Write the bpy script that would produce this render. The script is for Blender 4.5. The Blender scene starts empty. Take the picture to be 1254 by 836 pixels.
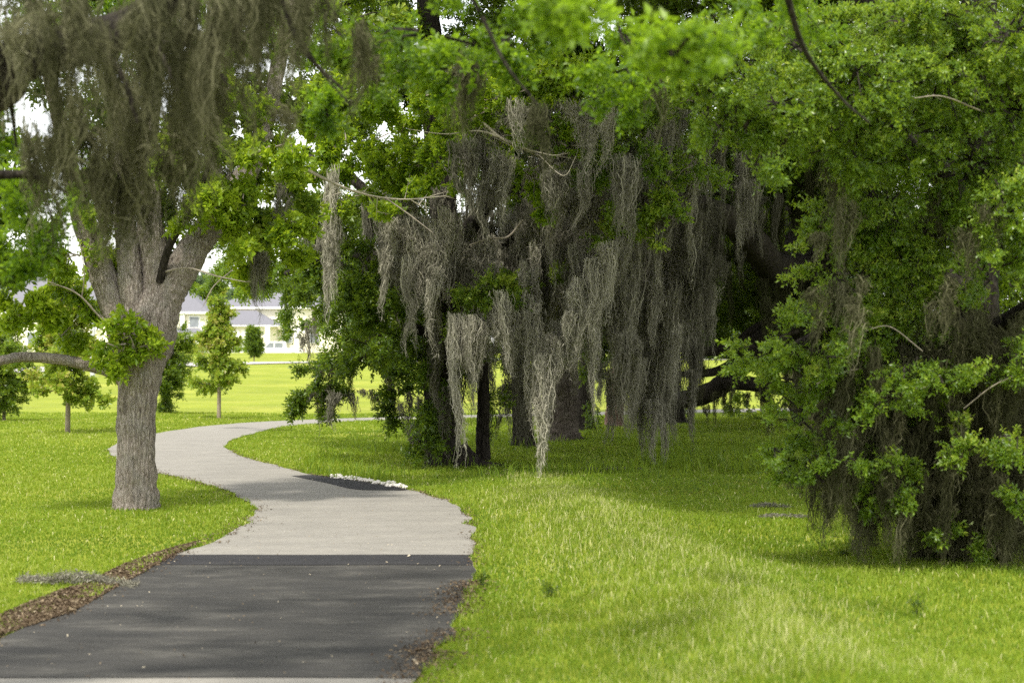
import bpy, math, random
import numpy as np
from mathutils import Vector
random.seed(7)
RG = np.random.default_rng(11)
C = bpy.context.scene.collection
F, PX0, YH, H = 2090.0, 627.0, 430.0, 1.75      # pixels per unit tangent, centre column, eye-level row, eye height

def W(px, py, d):
    """point on the sight line of a photo pixel at depth d metres"""
    return np.array([(px-PX0)/F*d, d, H-(py-YH)/F*d])
def G(px, py):
    """point on the flat lawn under a photo pixel"""
    d = F*H/(py-YH)
    return ((px-PX0)/F*d, d)

# ------------------------------------------------------------------ noise
def _h(i, j, k):
    n = (i*374761393 + j*668265263 + k*2147483647 + 1013904223) & 0xFFFFFFFF
    n = ((n ^ (n >> 13))*1274126177) & 0xFFFFFFFF
    n = (n ^ (n >> 16)) & 0xFFFFFFFF
    return n/4294967295.0
def vnoise(x, y, z=0.0):
    x, y, z = np.broadcast_arrays(np.asarray(x, float), np.asarray(y, float), np.asarray(z, float))
    xi, yi, zi = np.floor(x).astype(np.int64), np.floor(y).astype(np.int64), np.floor(z).astype(np.int64)
    u, v, w = x-xi, y-yi, z-zi
    u, v, w = u*u*(3-2*u), v*v*(3-2*v), w*w*(3-2*w)
    r = 0
    for a in (0, 1):
        for b in (0, 1):
            for c in (0, 1):
                r = r + _h(xi+a, yi+b, zi+c)*(u if a else 1-u)*(v if b else 1-v)*(w if c else 1-w)
    return r
def fbm(x, y, z=0.0, o=4):
    s, a, t = 0, .5, 0
    for i in range(o):
        s = s + a*vnoise(x*2**i+17*i, y*2**i+31*i, np.asarray(z)*2**i); t += a; a *= .5
    return s/t
def sstep(a, b, x):
    t = np.clip((x-a)/(b-a), 0, 1); return t*t*(3-2*t)

# ------------------------------------------------------------------ objects
def put(o, label=None, cat=None, group=None, kind=None, parent=None):
    if o.name not in C.objects: C.objects.link(o)
    if parent is not None: o.parent = parent
    if label: o['label'] = label
    if cat: o['category'] = cat
    if group: o['group'] = group
    if kind: o['kind'] = kind
    return o
def empty(name, loc, label, cat, group=None):
    o = bpy.data.objects.new(name, None); o.location = tuple(loc); o.empty_display_size = .3
    return put(o, label, cat, group)
def mesh(name, parts, mats, parent=None, smooth=False, off=(0, 0, 0), **kw):
    """parts: list of (verts Nx3, faces MxK, material slot, tint N or None); one mesh object"""
    V, L, ls, mi, T = [], [], [], [], []
    n = 0
    for p in parts:
        v, f, m, t = p
        v = np.asarray(v, float).reshape(-1, 3); f = np.asarray(f, int)
        if len(f) == 0: continue
        V.append(v); L.append((f+n).ravel()); ls.append(np.full(len(f), f.shape[1])); mi.append(np.full(len(f), m))
        T.append(np.full(len(v), .5) if t is None else np.asarray(t, float)); n += len(v)
    V = np.concatenate(V)-np.asarray(off, float); L = np.concatenate(L); ls = np.concatenate(ls); mi = np.concatenate(mi); T = np.concatenate(T)
    me = bpy.data.meshes.new(name)
    me.vertices.add(len(V)); me.vertices.foreach_set('co', V.astype(np.float32).ravel())
    me.loops.add(len(L)); me.loops.foreach_set('vertex_index', L.astype(np.int32))
    me.polygons.add(len(ls))
    me.polygons.foreach_set('loop_start', np.concatenate([[0], np.cumsum(ls)[:-1]]).astype(np.int32))
    me.polygons.foreach_set('material_index', mi.astype(np.int32))
    me.polygons.foreach_set('use_smooth', np.full(len(ls), bool(smooth)))
    a = me.attributes.new('tint', 'FLOAT', 'POINT'); a.data.foreach_set('value', T.astype(np.float32))
    for m in (mats if isinstance(mats, (list, tuple)) else [mats]): me.materials.append(m)
    me.update(calc_edges=True)
    o = bpy.data.objects.new(name, me)
    if parent is None and tuple(off) != (0, 0, 0): o.location = tuple(off)
    return put(o, parent=parent, **kw)

# ------------------------------------------------------------------ materials
def mat(name):
    m = bpy.data.materials.new(name); m.use_nodes = True
    nt = m.node_tree; nt.nodes.clear()
    return m, nt, nt.nodes, nt.links
def ramp(N, stops):
    r = N.new('ShaderNodeValToRGB'); e = r.color_ramp.elements
    while len(e) > 1: e.remove(e[-1])
    e[0].position = stops[0][0]; e[0].color = (*stops[0][1], 1)
    for p, c in stops[1:]:
        k = e.new(p); k.color = (*c, 1)
    return r
def noise_n(N, Lk, scale, detail=4, rough=.6, vec=None, stretch=None):
    t = N.new('ShaderNodeTexNoise'); t.inputs['Scale'].default_value = scale
    t.inputs['Detail'].default_value = detail; t.inputs['Roughness'].default_value = rough
    if vec is not None:
        if stretch:
            mp = N.new('ShaderNodeMapping'); mp.inputs['Scale'].default_value = stretch
            Lk.new(vec, mp.inputs['Vector']); vec = mp.outputs[0]
        Lk.new(vec, t.inputs['Vector'])
    return t
def leaf_mat(name, stops, trans=(.30, .42, .04), tf=.38, rough=.42, spec=.4):
    m, nt, N, Lk = mat(name)
    at = N.new('ShaderNodeAttribute'); at.attribute_name = 'tint'
    cr = ramp(N, stops); Lk.new(at.outputs['Fac'], cr.inputs[0])
    b = N.new('ShaderNodeBsdfPrincipled'); b.inputs['Roughness'].default_value = rough
    b.inputs['Specular IOR Level'].default_value = spec
    Lk.new(cr.outputs[0], b.inputs['Base Color'])
    tr = N.new('ShaderNodeBsdfTranslucent')
    mx = N.new('ShaderNodeMix'); mx.data_type = 'RGBA'; mx.inputs[0].default_value = .55
    Lk.new(cr.outputs[0], mx.inputs[6]); mx.inputs[7].default_value = (*trans, 1)
    Lk.new(mx.outputs[2], tr.inputs[0])
    ms = N.new('ShaderNodeMixShader'); ms.inputs[0].default_value = tf
    Lk.new(b.outputs[0], ms.inputs[1]); Lk.new(tr.outputs[0], ms.inputs[2])
    o = N.new('ShaderNodeOutputMaterial'); Lk.new(ms.outputs[0], o.inputs[0])
    return m
def flat_mat(name, col, rough=.8, scale=6, var=.25, spec=.3, bump=0):
    m, nt, N, Lk = mat(name)
    tc = N.new('ShaderNodeTexCoord')
    n = noise_n(N, Lk, scale, 5, .6, tc.outputs['Object'])
    c1 = tuple(c*(1-var) for c in col); c2 = tuple(min(1, c*(1+var)) for c in col)
    cr = ramp(N, [(.3, c1), (.7, c2)]); Lk.new(n.outputs[0], cr.inputs[0])
    b = N.new('ShaderNodeBsdfPrincipled'); b.inputs['Roughness'].default_value = rough
    b.inputs['Specular IOR Level'].default_value = spec
    Lk.new(cr.outputs[0], b.inputs['Base Color'])
    if bump:
        bp = N.new('ShaderNodeBump'); bp.inputs['Strength'].default_value = bump; bp.inputs['Distance'].default_value = .02
        Lk.new(n.outputs[0], bp.inputs['Height']); Lk.new(bp.outputs[0], b.inputs['Normal'])
    o = N.new('ShaderNodeOutputMaterial'); Lk.new(b.outputs[0], o.inputs[0])
    return m
def bark_mat(name, dark, mid, pale, sc=1.0, lichen=None):
    m, nt, N, Lk = mat(name)
    tc = N.new('ShaderNodeTexCoord'); v = tc.outputs['Object']
    n1 = noise_n(N, Lk, 16*sc, 6, .65, v, (1, 1, .3))
    n2 = noise_n(N, Lk, 3*sc, 4, .6, v, (1, 1, .6))
    vo = N.new('ShaderNodeTexVoronoi'); vo.feature = 'DISTANCE_TO_EDGE'; vo.inputs['Scale'].default_value = 20*sc
    mp = N.new('ShaderNodeMapping'); mp.inputs['Scale'].default_value = (1, 1, .16)
    wv = N.new('ShaderNodeMix'); wv.data_type = 'RGBA'; wv.inputs[0].default_value = .05
    Lk.new(v, wv.inputs[6]); Lk.new(n1.outputs['Color'], wv.inputs[7])
    Lk.new(wv.outputs[2], mp.inputs[0]); Lk.new(mp.outputs[0], vo.inputs['Vector'])
    mu = N.new('ShaderNodeMath'); mu.operation = 'MULTIPLY_ADD'; mu.inputs[1].default_value = 2.2; 
    Lk.new(vo.outputs['Distance'], mu.inputs[0]); Lk.new(n1.outputs[0], mu.inputs[2])
    cr = ramp(N, [(.36, dark), (.56, mid), (.95, pale)]); Lk.new(mu.outputs[0], cr.inputs[0])
    mx = N.new('ShaderNodeMix'); mx.data_type = 'RGBA'
    r2 = ramp(N, [(.48, (0, 0, 0)), (.68, (1, 1, 1))]); Lk.new(n2.outputs[0], r2.inputs[0])
    Lk.new(r2.outputs[0], mx.inputs[0]); Lk.new(cr.outputs[0], mx.inputs[6])
    l = lichen or pale
    mx2 = N.new('ShaderNodeMix'); mx2.data_type = 'RGBA'; mx2.inputs[0].default_value = .45
    Lk.new(cr.outputs[0], mx2.inputs[6]); mx2.inputs[7].default_value = (*l, 1); Lk.new(mx2.outputs[2], mx.inputs[7])
    b = N.new('ShaderNodeBsdfPrincipled'); b.inputs['Roughness'].default_value = .92; b.inputs['Specular IOR Level'].default_value = .15
    Lk.new(mx.outputs[2], b.inputs['Base Color'])
    bp = N.new('ShaderNodeBump'); bp.inputs['Strength'].default_value = .9; bp.inputs['Distance'].default_value = .025
    Lk.new(mu.outputs[0], bp.inputs['Height']); Lk.new(bp.outputs[0], b.inputs['Normal'])
    o = N.new('ShaderNodeOutputMaterial'); Lk.new(b.outputs[0], o.inputs[0])
    return m

LEAF = {
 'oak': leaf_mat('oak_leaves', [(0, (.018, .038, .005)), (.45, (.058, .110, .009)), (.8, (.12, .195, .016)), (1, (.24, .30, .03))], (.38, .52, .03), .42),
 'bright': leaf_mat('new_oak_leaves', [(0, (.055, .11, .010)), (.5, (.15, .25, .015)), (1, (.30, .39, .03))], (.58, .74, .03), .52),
 'gloss': leaf_mat('glossy_oak_leaves', [(0, (.035, .072, .010)), (.5, (.095, .175, .014)), (.9, (.21, .30, .028)), (1, (.32, .38, .05))], (.46, .62, .03), .42, .38, .5),
 'near': leaf_mat('overhanging_leaves', [(0, (.016, .040, .004)), (.5, (.060, .125, .008)), (1, (.20, .30, .02))], (.40, .62, .02), .55),
 'maple': leaf_mat('maple_leaves', [(0, (.06, .12, .012)), (.6, (.15, .25, .02)), (.97, (.25, .33, .04)), (1, (.32, .30, .07))], (.55, .64, .06), .48),
 'far': leaf_mat('distant_leaves', [(0, (.04, .08, .03)), (1, (.11, .17, .06))], (.25, .35, .08), .3),  # greyer green than the nearer leaves
}
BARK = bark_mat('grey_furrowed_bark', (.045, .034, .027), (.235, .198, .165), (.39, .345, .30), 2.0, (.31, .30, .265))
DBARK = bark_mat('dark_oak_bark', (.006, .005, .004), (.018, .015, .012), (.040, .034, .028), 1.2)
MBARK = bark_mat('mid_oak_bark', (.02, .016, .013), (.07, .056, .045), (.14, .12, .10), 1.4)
RBARK = bark_mat('reddish_bark', (.05, .025, .02), (.17, .09, .07), (.26, .17, .14), 1.2)
DEAD = flat_mat('dead_wood', (.24, .21, .17), .9, 30, .25)
PALE = flat_mat('bleached_dead_wood', (.40, .36, .29), .9, 30, .25)
PBARK = flat_mat('smooth_young_bark', (.24, .20, .15), .9, 30, .35)
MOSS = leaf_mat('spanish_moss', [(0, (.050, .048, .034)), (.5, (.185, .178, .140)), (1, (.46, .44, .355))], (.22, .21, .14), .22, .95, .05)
DMOSS = leaf_mat('brown_shaded_moss', [(0, (.030, .033, .015)), (.5, (.088, .088, .048)), (1, (.24, .235, .145))], (.16, .16, .08), .32, .95, .05)  # brown moss; its darkness also paints shade into the hollow's drapes

# ------------------------------------------------------------------ tubes
def spline(P, n):
    P = np.asarray(P, float)
    if len(P) < 3: 
        t = np.linspace(0, 1, n)[:, None]; return P[0]*(1-t)+P[-1]*t
    Q = np.vstack([2*P[0]-P[1], P, 2*P[-1]-P[-2]])
    out = []
    for u in np.linspace(0, len(P)-1-1e-9, n):
        i = int(u); t = u-i
        p0, p1, p2, p3 = Q[i:i+4]
        out.append(.5*((2*p1)+(-p0+p2)*t+(2*p0-5*p1+4*p2-p3)*t*t+(-p0+3*p1-3*p2+p3)*t**3))
    return np.array(out)
def tube(P, R, sides=12, step=.12, rough=.06, ridges=0, flare=0, seed=0):
    """a limb through points P with radii R"""
    P = np.asarray(P, float); L = np.linalg.norm(np.diff(P, axis=0), axis=1).sum()
    n = max(4, int(L/step))
    A = spline(np.column_stack([P, R]), n); X, r = A[:, :3], np.maximum(A[:, 3], .003)
    T = np.gradient(X, axis=0); T /= np.linalg.norm(T, axis=1)[:, None]
    ref = np.array([.13, 1, .07]) if abs(T[0][2]) > .5 else np.array([0, 0, 1.])
    U = np.cross(T, ref); U /= np.linalg.norm(U, axis=1)[:, None]; Vv = np.cross(T, U)
    th = np.linspace(0, 2*math.pi, sides, endpoint=False)
    s = np.linspace(0, L, n)
    ct, st = np.cos(th)[None], np.sin(th)[None]
    k = 1+rough*4*(vnoise(ct*1.5+seed, st*1.5, s[:, None]*1.6)-.5)
    if ridges:
        wob = vnoise(ct*2+9, st*2+seed, s[:, None]*3)*2
        f = vnoise((ct+wob*.12)*ridges, (st+wob*.1)*ridges+seed, s[:, None]*5)
        g = vnoise((ct)*ridges*2.3, (st)*ridges*2.3+seed, s[:, None]*16)
        k = k+.16*(np.abs(f-.5)*2-.4)+.05*(g-.5)
    if flare:
        rootf = 1+.55*np.maximum(0, vnoise(ct*1.7+seed*3, st*1.7+4, 0)-.3)
        k = k*(1+flare*np.exp(-s[:, None]/.16)*rootf)
    rr = r[:, None]*k
    V = X[:, None, :]+rr[..., None]*(U[:, None, :]*ct[..., None]+Vv[:, None, :]*st[..., None])
    V = V.reshape(-1, 3)
    i = np.arange(n-1)[:, None]*sides; j = np.arange(sides)[None]; jn = (j+1) % sides
    Fq = np.stack([i+j, i+jn, i+sides+jn, i+sides+j], -1).reshape(-1, 4)
    V = np.vstack([V, X[-1]+T[-1]*r[-1]])
    cap = np.stack([(n-1)*sides+np.arange(sides), (n-1)*sides+(np.arange(sides)+1) % sides, np.full(sides, len(V)-1)], -1)
    return [(V, Fq, 0, None), (V[cap[0:0]] if 0 else V[cap.ravel()].reshape(-1, 3), np.arange(sides*3).reshape(-1, 3), 0, None)]
def sticks(A, B, ra, rb, slot=1):
    """three-sided twigs from points A to B"""
    A, B = np.asarray(A), np.asarray(B); n = len(A)
    D = B-A; D /= np.linalg.norm(D, axis=1)[:, None]+1e-9
    U = np.cross(D, [.3, .2, 1.]); U /= np.linalg.norm(U, axis=1)[:, None]+1e-9; Vv = np.cross(D, U)
    vs = []
    for a in (0, 2.094, 4.189):
        vs.append(A+(U*math.cos(a)+Vv*math.sin(a))*np.reshape(ra, (-1, 1)))
    for a in (0, 2.094, 4.189):
        vs.append(B+(U*math.cos(a)+Vv*math.sin(a))*np.reshape(rb, (-1, 1)))
    V = np.stack(vs, 1).reshape(-1, 3)
    b = np.arange(n)[:, None]*6
    f = np.concatenate([b+np.array([0, 1, 4, 3]), b+np.array([1, 2, 5, 4]), b+np.array([2, 0, 3, 5])])
    return (V, f, slot, None)

# ------------------------------------------------------------------ leaves
def sprig(n, ll, lw, tw, rs):
    """one leafy twig along +Z: n folded leaves"""
    V = []
    for i in range(n):
        t = (i+.4)/n; a = i*2.4+rs.uniform(-.4, .4); el = rs.uniform(.15, 1.1)*(1-.3*t)
        d = np.array([math.cos(a)*math.cos(el), math.sin(a)*math.cos(el), math.sin(el)])
        if i == n-1: d = np.array([0.1, 0, 1.])
        b = np.array([0, 0, t*tw])
        s = np.cross(d, [rs.uniform(-.3, .3), rs.uniform(-.3, .3), 1.]); s /= np.linalg.norm(s)+1e-9
        up = np.cross(s, d); l = ll*rs.uniform(.65, 1.2); w = lw*rs.uniform(.8, 1.2)
        V += [b, b+d*l*.5+s*w*.5+up*w*.22, b+d*l-up*l*.12, b+d*l*.5-s*w*.5+up*w*.22]
    return np.array(V)
SPR = {}
def sprigs(key, n, ll, lw, tw):
    if key not in SPR:
        rs = np.random.RandomState(len(SPR)+5); SPR[key] = [sprig(n, ll, lw, tw, rs) for _ in range(7)]
    return SPR[key]
SPEC = {'oak': (11, .075, .036, .20), 'near': (9, .085, .040, .16), 'maple': (10, .10, .085, .26), 'tiny': (12, .05, .026, .15),
        'big': (9, .17, .10, .4), 'far': (9, .45, .30, 1.0), 'lobed': (9, .13, .075, .20)}
def place(kind, P, D, S, tn):
    """leaf twigs of one kind at points P along directions D; returns leaf parts"""
    tm = sprigs(kind, *SPEC[kind]); out = []
    D = D/(np.linalg.norm(D, axis=1)[:, None]+1e-9)
    sel = RG.integers(0, len(tm), len(P))
    for k, t in enumerate(tm):
        m = sel == k
        if not m.any(): continue
        d = D[m]; n = len(d)
        r = RG.normal(size=(n, 3)); U = np.cross(d, r); U /= np.linalg.norm(U, axis=1)[:, None]+1e-9; Vv = np.cross(d, U)
        R = np.stack([U, Vv, d], 1)*S[m][:, None, None]
        V = np.einsum('vi,nij->nvj', t, R)+P[m][:, None]
        nl = len(t)//4
        T = np.repeat(np.clip(tn[m][:, None]+RG.normal(0, .16, (n, nl)), 0, 1), 4, axis=1)
        out.append((V.reshape(-1, 3), np.arange(n*len(t)).reshape(-1, 4), 0, T.ravel()))
    return out
def foliage(blobs, kind, k=50, tint=.45, per=34, droop=.25, hollow=.25, scale=1.0, twigs=True, spread=1.0):
    """crown of boughs: every blob (centre, radii) sends boughs outwards, leaf twigs ride on their outer part"""
    parts = []; PP, DD, SS, TT, A, B = [], [], [], [], [], []
    for bl in blobs:
        c, r = np.asarray(bl[0], float), np.asarray(bl[1], float)*np.ones(3)
        kk = bl[2] if len(bl) > 2 else 1.0; tt = bl[3] if len(bl) > 3 else 0.0
        area = 4*math.pi*((r[0]*r[1])**1.6/3+(r[0]*r[2])**1.6/3+(r[1]*r[2])**1.6/3)**(1/1.6)
        nb = max(3, int(k*kk*area/per))
        d = RG.normal(size=(nb, 3)); d[:, 2] += .15; d /= np.linalg.norm(d, axis=1)[:, None]
        s0 = c+d*r*hollow+RG.normal(0, .12, (nb, 3))*r
        e = c+d*r*RG.uniform(.72, 1.15, (nb, 1)); 
        ln = np.linalg.norm(e-s0, axis=1)
        A.append(s0); B.append(e-np.array([0, 0, 1])*(droop*ln*.35)[:, None])
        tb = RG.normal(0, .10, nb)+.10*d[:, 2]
        n = nb*per; idx = np.repeat(np.arange(nb), per)
        t = RG.uniform(0, 1, n)**.55
        sp = spread*(.05+.10*ln[idx])[:, None]*(.45+.6*(1-t))[:, None]
        P = s0[idx]*(1-t)[:, None]+e[idx]*t[:, None]+RG.normal(size=(n, 3))*sp*np.array([1, 1, .7])
        P[:, 2] -= droop*ln[idx]*t*t*.35
        Dd = d[idx]*1.0+RG.normal(0, .55, (n, 3))+np.array([0, 0, .25-droop*.8])+(P-(s0[idx]*(1-t)[:, None]+e[idx]*t[:, None]))*2
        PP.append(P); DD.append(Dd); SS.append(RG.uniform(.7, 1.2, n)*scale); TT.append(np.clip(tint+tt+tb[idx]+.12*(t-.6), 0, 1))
    P, D, S, T = map(np.concatenate, (PP, DD, SS, TT))
    parts += place(kind, P, D, S, T)
    if twigs:
        A, B = np.concatenate(A), np.concatenate(B); M = (A+B)/2+RG.normal(0, .04, A.shape)+np.array([0, 0, .05])
        ln = np.linalg.norm(B-A, axis=1)
        parts.append(sticks(A, M, .010+.008*ln, .006+.005*ln)); parts.append(sticks(M, B, .006+.005*ln, np.full(len(A), .003)))
        # side twigs
        n3 = 4*len(A); i3 = np.repeat(np.arange(len(A)), 4); t3 = RG.uniform(.3, .95, (n3, 1))
        a3 = A[i3]*(1-t3)+B[i3]*t3; b3 = a3+(B-A)[i3]*.22+RG.normal(0, .16, (n3, 3))*ln[i3][:, None]*.8
        parts.append(sticks(a3, b3, np.full(n3, .005), np.full(n3, .002)))
    return parts

# ------------------------------------------------------------------ Spanish moss
def moss(c, wid, dep, length, n, ribbon=.010, tails=5, tint=.5, curl=.02, K=9):
    """one hanging beard of moss below point c"""
    c = np.asarray(c, float)
    off = RG.normal(0, 1, (tails, 2))*[wid*.42, dep*.42]
    tl = length*(.18+.82*RG.uniform(0, 1, tails)**1.5); tl[0] = length
    ti = RG.integers(0, tails, n)
    L = tl[ti]*np.clip(RG.beta(1.7, 1.5, n)+.05, .1, 1)
    j = RG.normal(0, 1, (n, 2))*[min(wid*.20, .075), min(dep*.20, .075)]+.02*RG.normal(size=(n, 2))
    s = np.linspace(0, 1, K)[None]
    z = c[2]-s*L[:, None]-(np.abs(RG.normal(0, .10*length+.02, n))+.22*length*RG.uniform(-.6, 1, tails)[ti])[:, None]*(1-.6*s)
    f = (s*L[:, None]/tl[ti][:, None])               # how far down its tail
    pin = (1-.85*f)
    sway = (vnoise(ti*3.1+c[0]*5, 0, 0)-.5)*.25
    wig = curl*np.sqrt(s+.05)
    ph = RG.uniform(0, 50, n)[:, None]
    wx = (vnoise(ph, s*L[:, None]*9, 1.)-.5)*2; wy = (vnoise(ph, s*L[:, None]*9, 7.)-.5)*2
    wx2 = (vnoise(ph+3, s*L[:, None]*17, 1.)-.5)
    x = c[0]+off[ti, 0][:, None]*(1-.25*f)+j[:, 0][:, None]*pin+wx*wig*2.2+wx2*curl*2.0+(sway[:, None]*f*length*.35)
    y = c[1]+off[ti, 1][:, None]*(1-.25*f)+j[:, 1][:, None]*pin+wy*wig*2.2
    cw = (vnoise(ti[:, None]*7.3+c[0]*3, s*L[:, None]*2.6, 3.)-.5)*.16*np.sqrt(s); x = x+cw; z = np.maximum(z, .03)
    X = np.stack([x, y, z], -1)
    a = RG.uniform(0, math.pi, n)[:, None]+s*RG.uniform(-2, 2, (n, 1))
    hw = ribbon*.5*(1-.75*s**2)*RG.uniform(.5, 1.4, (n, 1))
    O = np.stack([np.cos(a)*hw, np.sin(a)*hw, (RG.uniform(-.5, .5, (n, 1))*hw)], -1)
    V = np.stack([X-O, X+O], 2).reshape(-1, 3)
    b = (np.arange(n)[:, None]*K+np.arange(K-1)[None]).ravel()*2
    Fq = np.stack([b, b+1, b+3, b+2], -1)
    T = np.repeat(np.clip(tint+RG.normal(0, .17, (n, 1)), 0, 1), K*2, axis=1).ravel()
    P = [(V, Fq, 0, T)]
    # short stray curls leaving the strands
    m = n*9; si = RG.integers(0, n, m); ki = RG.integers(0, K-1, m)
    B0 = X[si, ki]*.5+X[si, ki+1]*.5
    dr = RG.normal(0, 1, (m, 3))*[1, 1, .5]; dr[:, 2] -= 1.1; dr /= np.linalg.norm(dr, axis=1)[:, None]
    l = RG.uniform(.02, .07, m)*(.5+min(1., length))
    E = B0+dr*l[:, None]; o = RG.normal(0, 1, (m, 3))*ribbon*.22
    V2 = np.stack([B0-o, B0+o, E], 1).reshape(-1, 3)
    P.append((V2, np.arange(m*3).reshape(-1, 3), 0, np.repeat(np.clip(tint+RG.normal(0, .18, m), 0, 1), 3)))
    return P
def drape(parent, base, px, py, d, wpx, lpx, n=None, tails=None, mt=None, tint=.5, rib=None, name='moss_drape'):
    s = F/d; w = wpx/s; l = lpx/s
    n = n or int(50+wpx*lpx*.058*(1 if d > 15 else .5)); tails = tails or max(2, int(wpx/8))
    rib = rib or (.0065 if d < 12 else .0075 if d < 20 else .0105)
    cpos = W(px, py, d)
    l = min(l, cpos[2]-.04)
    return mesh(name, moss(cpos, w, w*.9+.1, l, n, rib, tails, tint, .022, 10 if l < .8 else 16), mt or MOSS, parent, off=base)

# ------------------------------------------------------------------ path outline (photo pixels on the flat lawn)
R_EDGE = [(515, 836), (545, 790), (568, 740), (577, 700), (581, 665), (574, 635), (555, 618), (530, 608), (500, 600), (440, 590), (390, 583),
          (355, 575), (320, 566), (288, 556), (276, 547), (287, 538), (322, 528), (350, 522.5), (385, 519.5)]
L_EDGE = [(0, 785), (85, 748), (150, 716), (186, 694), (222, 678), (265, 661), (298, 642), (310, 627), (302, 613), (268, 598), (225, 587), (190, 579),
          (160, 571), (142, 562), (134, 553), (142, 544), (165, 536), (197, 530), (250, 522.5), (300, 518), (350, 515.3)]
def sm(pts, n):
    return spline(np.column_stack([np.array(pts), np.zeros(len(pts))]), n)[:, :2]
Rw = np.array([G(*p) for p in R_EDGE]); Lw = np.array([G(*p) for p in L_EDGE])
Rw = np.vstack([[-.95, 1.0], [-.80, 5.0], Rw]); Lw = np.vstack([[-3.35, 1.0], [-3.25, 5.0], Lw])
# beyond the last bend the path swings away behind the oaks
FARL = np.array([[-4.4, 44.2], [-2.6, 45.6], [2, 48.6], [7, 51.6], [12, 53.4], [22, 55], [40, 56]])
FARR = FARL + np.array([[.5, -1.5], [.6, -1.7], [.5, -2.2], [.4, -2.3], [.2, -2.4], [.1, -2.4], [0, -2.4]])
Rs = sm(np.vstack([Rw, FARR]), 190); Ls = sm(np.vstack([Lw, FARL]), 190)
def jit(P, a, s):
    n = vnoise(P[:, 0]*s, P[:, 1]*s, 3.)-.5; m = vnoise(P[:, 0]*s*4, P[:, 1]*s*4, 9.)-.5
    return P+np.stack([n*a+m*a*.5, np.zeros(len(P))], -1)
Rs, Ls = jit(Rs, .10, 2.2), jit(Ls, .10, 2.2)
POLY = np.vstack([Rs, Ls[::-1]])
def inside(x, y, poly):
    r = np.zeros(len(x), bool); n = len(poly); j = n-1
    for i in range(n):
        xi, yi = poly[i]; xj, yj = poly[j]
        if yi != yj:
            c = ((yi > y) != (yj > y)) & (x < (xj-xi)*(y-yi)/(yj-yi)+xi); r ^= c
        j = i
    return r
EDGE = np.vstack([Rs, Ls])
def edist(x, y):
    d = np.full(len(x), 1e9)
    for i in range(0, len(EDGE)-1):
        ax, ay = EDGE[i]; bx, by = EDGE[i+1]
        if i == len(Rs)-1: continue
        ux, uy = bx-ax, by-ay; q = ux*ux+uy*uy+1e-9
        t = np.clip(((x-ax)*ux+(y-ay)*uy)/q, 0, 1)
        d = np.minimum(d, (x-ax-t*ux)**2+(y-ay-t*uy)**2)
    return np.sqrt(d)
def terr(x, y):
    z = 1.0*sstep(57, 112, y)+.6*sstep(120, 160, y)*sstep(20, -5, x)-.7*sstep(166, 174, y)*sstep(20, -5, x)
    return z
def bump(x, y, e):
    cx = np.interp(y, [4, 9, 12, 14, 17, 20, 24], [1.9, 1.5, 1.25, 1.0, .7, .5, .3])
    crest = .20*np.exp(-((x-cx)/.85)**2)*sstep(.15, 1.3, e)*sstep(23, 17, y)*sstep(2, 7, y)
    return (fbm(x*.5, y*.5, 2., 3)-.5)*.16*sstep(.6, 3.0, e)*sstep(70, 50, y)+crest

# ------------------------------------------------------------------ ground
def grass_ground():
    m, nt, N, Lk = mat('lawn_soil_and_turf')
    g = N.new('ShaderNodeNewGeometry'); v = g.outputs['Position']
    n1 = noise_n(N, Lk, .35, 5, .6, v); n2 = noise_n(N, Lk, 9, 6, .7, v); n3 = noise_n(N, Lk, .2, 5, .65, v, (1, 1.3, 1))
    cr = ramp(N, [(.25, (.08, .11, .012)), (.5, (.165, .20, .020)), (.75, (.27, .29, .035))]); 
    mu = N.new('ShaderNodeMath'); mu.operation = 'ADD'
    m1 = N.new('ShaderNodeMath'); m1.operation = 'MULTIPLY'; m1.inputs[1].default_value = .5; Lk.new(n2.outputs[0], m1.inputs[0])
    m2 = N.new('ShaderNodeMath'); m2.operation = 'MULTIPLY'; m2.inputs[1].default_value = .5; Lk.new(n1.outputs[0], m2.inputs[0])
    Lk.new(m1.outputs[0], mu.inputs[0]); Lk.new(m2.outputs[0], mu.inputs[1]); Lk.new(mu.outputs[0], cr.inputs[0])
    dry = ramp(N, [(.52, (0, 0, 0)), (.68, (1, 1, 1))]); Lk.new(n3.outputs[0], dry.inputs[0])
    mx = N.new('ShaderNodeMix'); mx.data_type = 'RGBA'; Lk.new(cr.outputs[0], mx.inputs[6]); mx.inputs[7].default_value = (.33, .31, .07, 1)
    md = N.new('ShaderNodeMath'); md.operation = 'MULTIPLY'; md.inputs[1].default_value = .35; Lk.new(dry.outputs[0], md.inputs[0]); Lk.new(md.outputs[0], mx.inputs[0])
    b = N.new('ShaderNodeBsdfPrincipled'); b.inputs['Roughness'].default_value = .95; b.inputs['Specular IOR Level'].default_value = .1
    Lk.new(mx.outputs[2], b.inputs['Base Color'])
    bp = N.new('ShaderNodeBump'); bp.inputs['Strength'].default_value = .8; bp.inputs['Distance'].default_value = .05
    Lk.new(n2.outputs[0], bp.inputs['Height']); Lk.new(bp.outputs[0], b.inputs['Normal'])
    o = N.new('ShaderNodeOutputMaterial'); Lk.new(b.outputs[0], o.inputs[0])
    return m
ys = np.concatenate([np.arange(-20, 4, 2.), np.arange(4, 60, .35), np.arange(60, 200, 2.5), np.array([210, 240, 300, 450, 800, 1500, 3000])])
xs = np.concatenate([-np.array([3000, 1200, 500, 250, 150, 110, 80, 60, 50, 40, 32, 26])[:], np.arange(-22, 22, .4), np.array([24, 30, 40, 60, 90, 150, 300, 700, 1500, 3000])])
XX, YY = np.meshgrid(xs, ys); xf, yf = XX.ravel(), YY.ravel()
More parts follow.
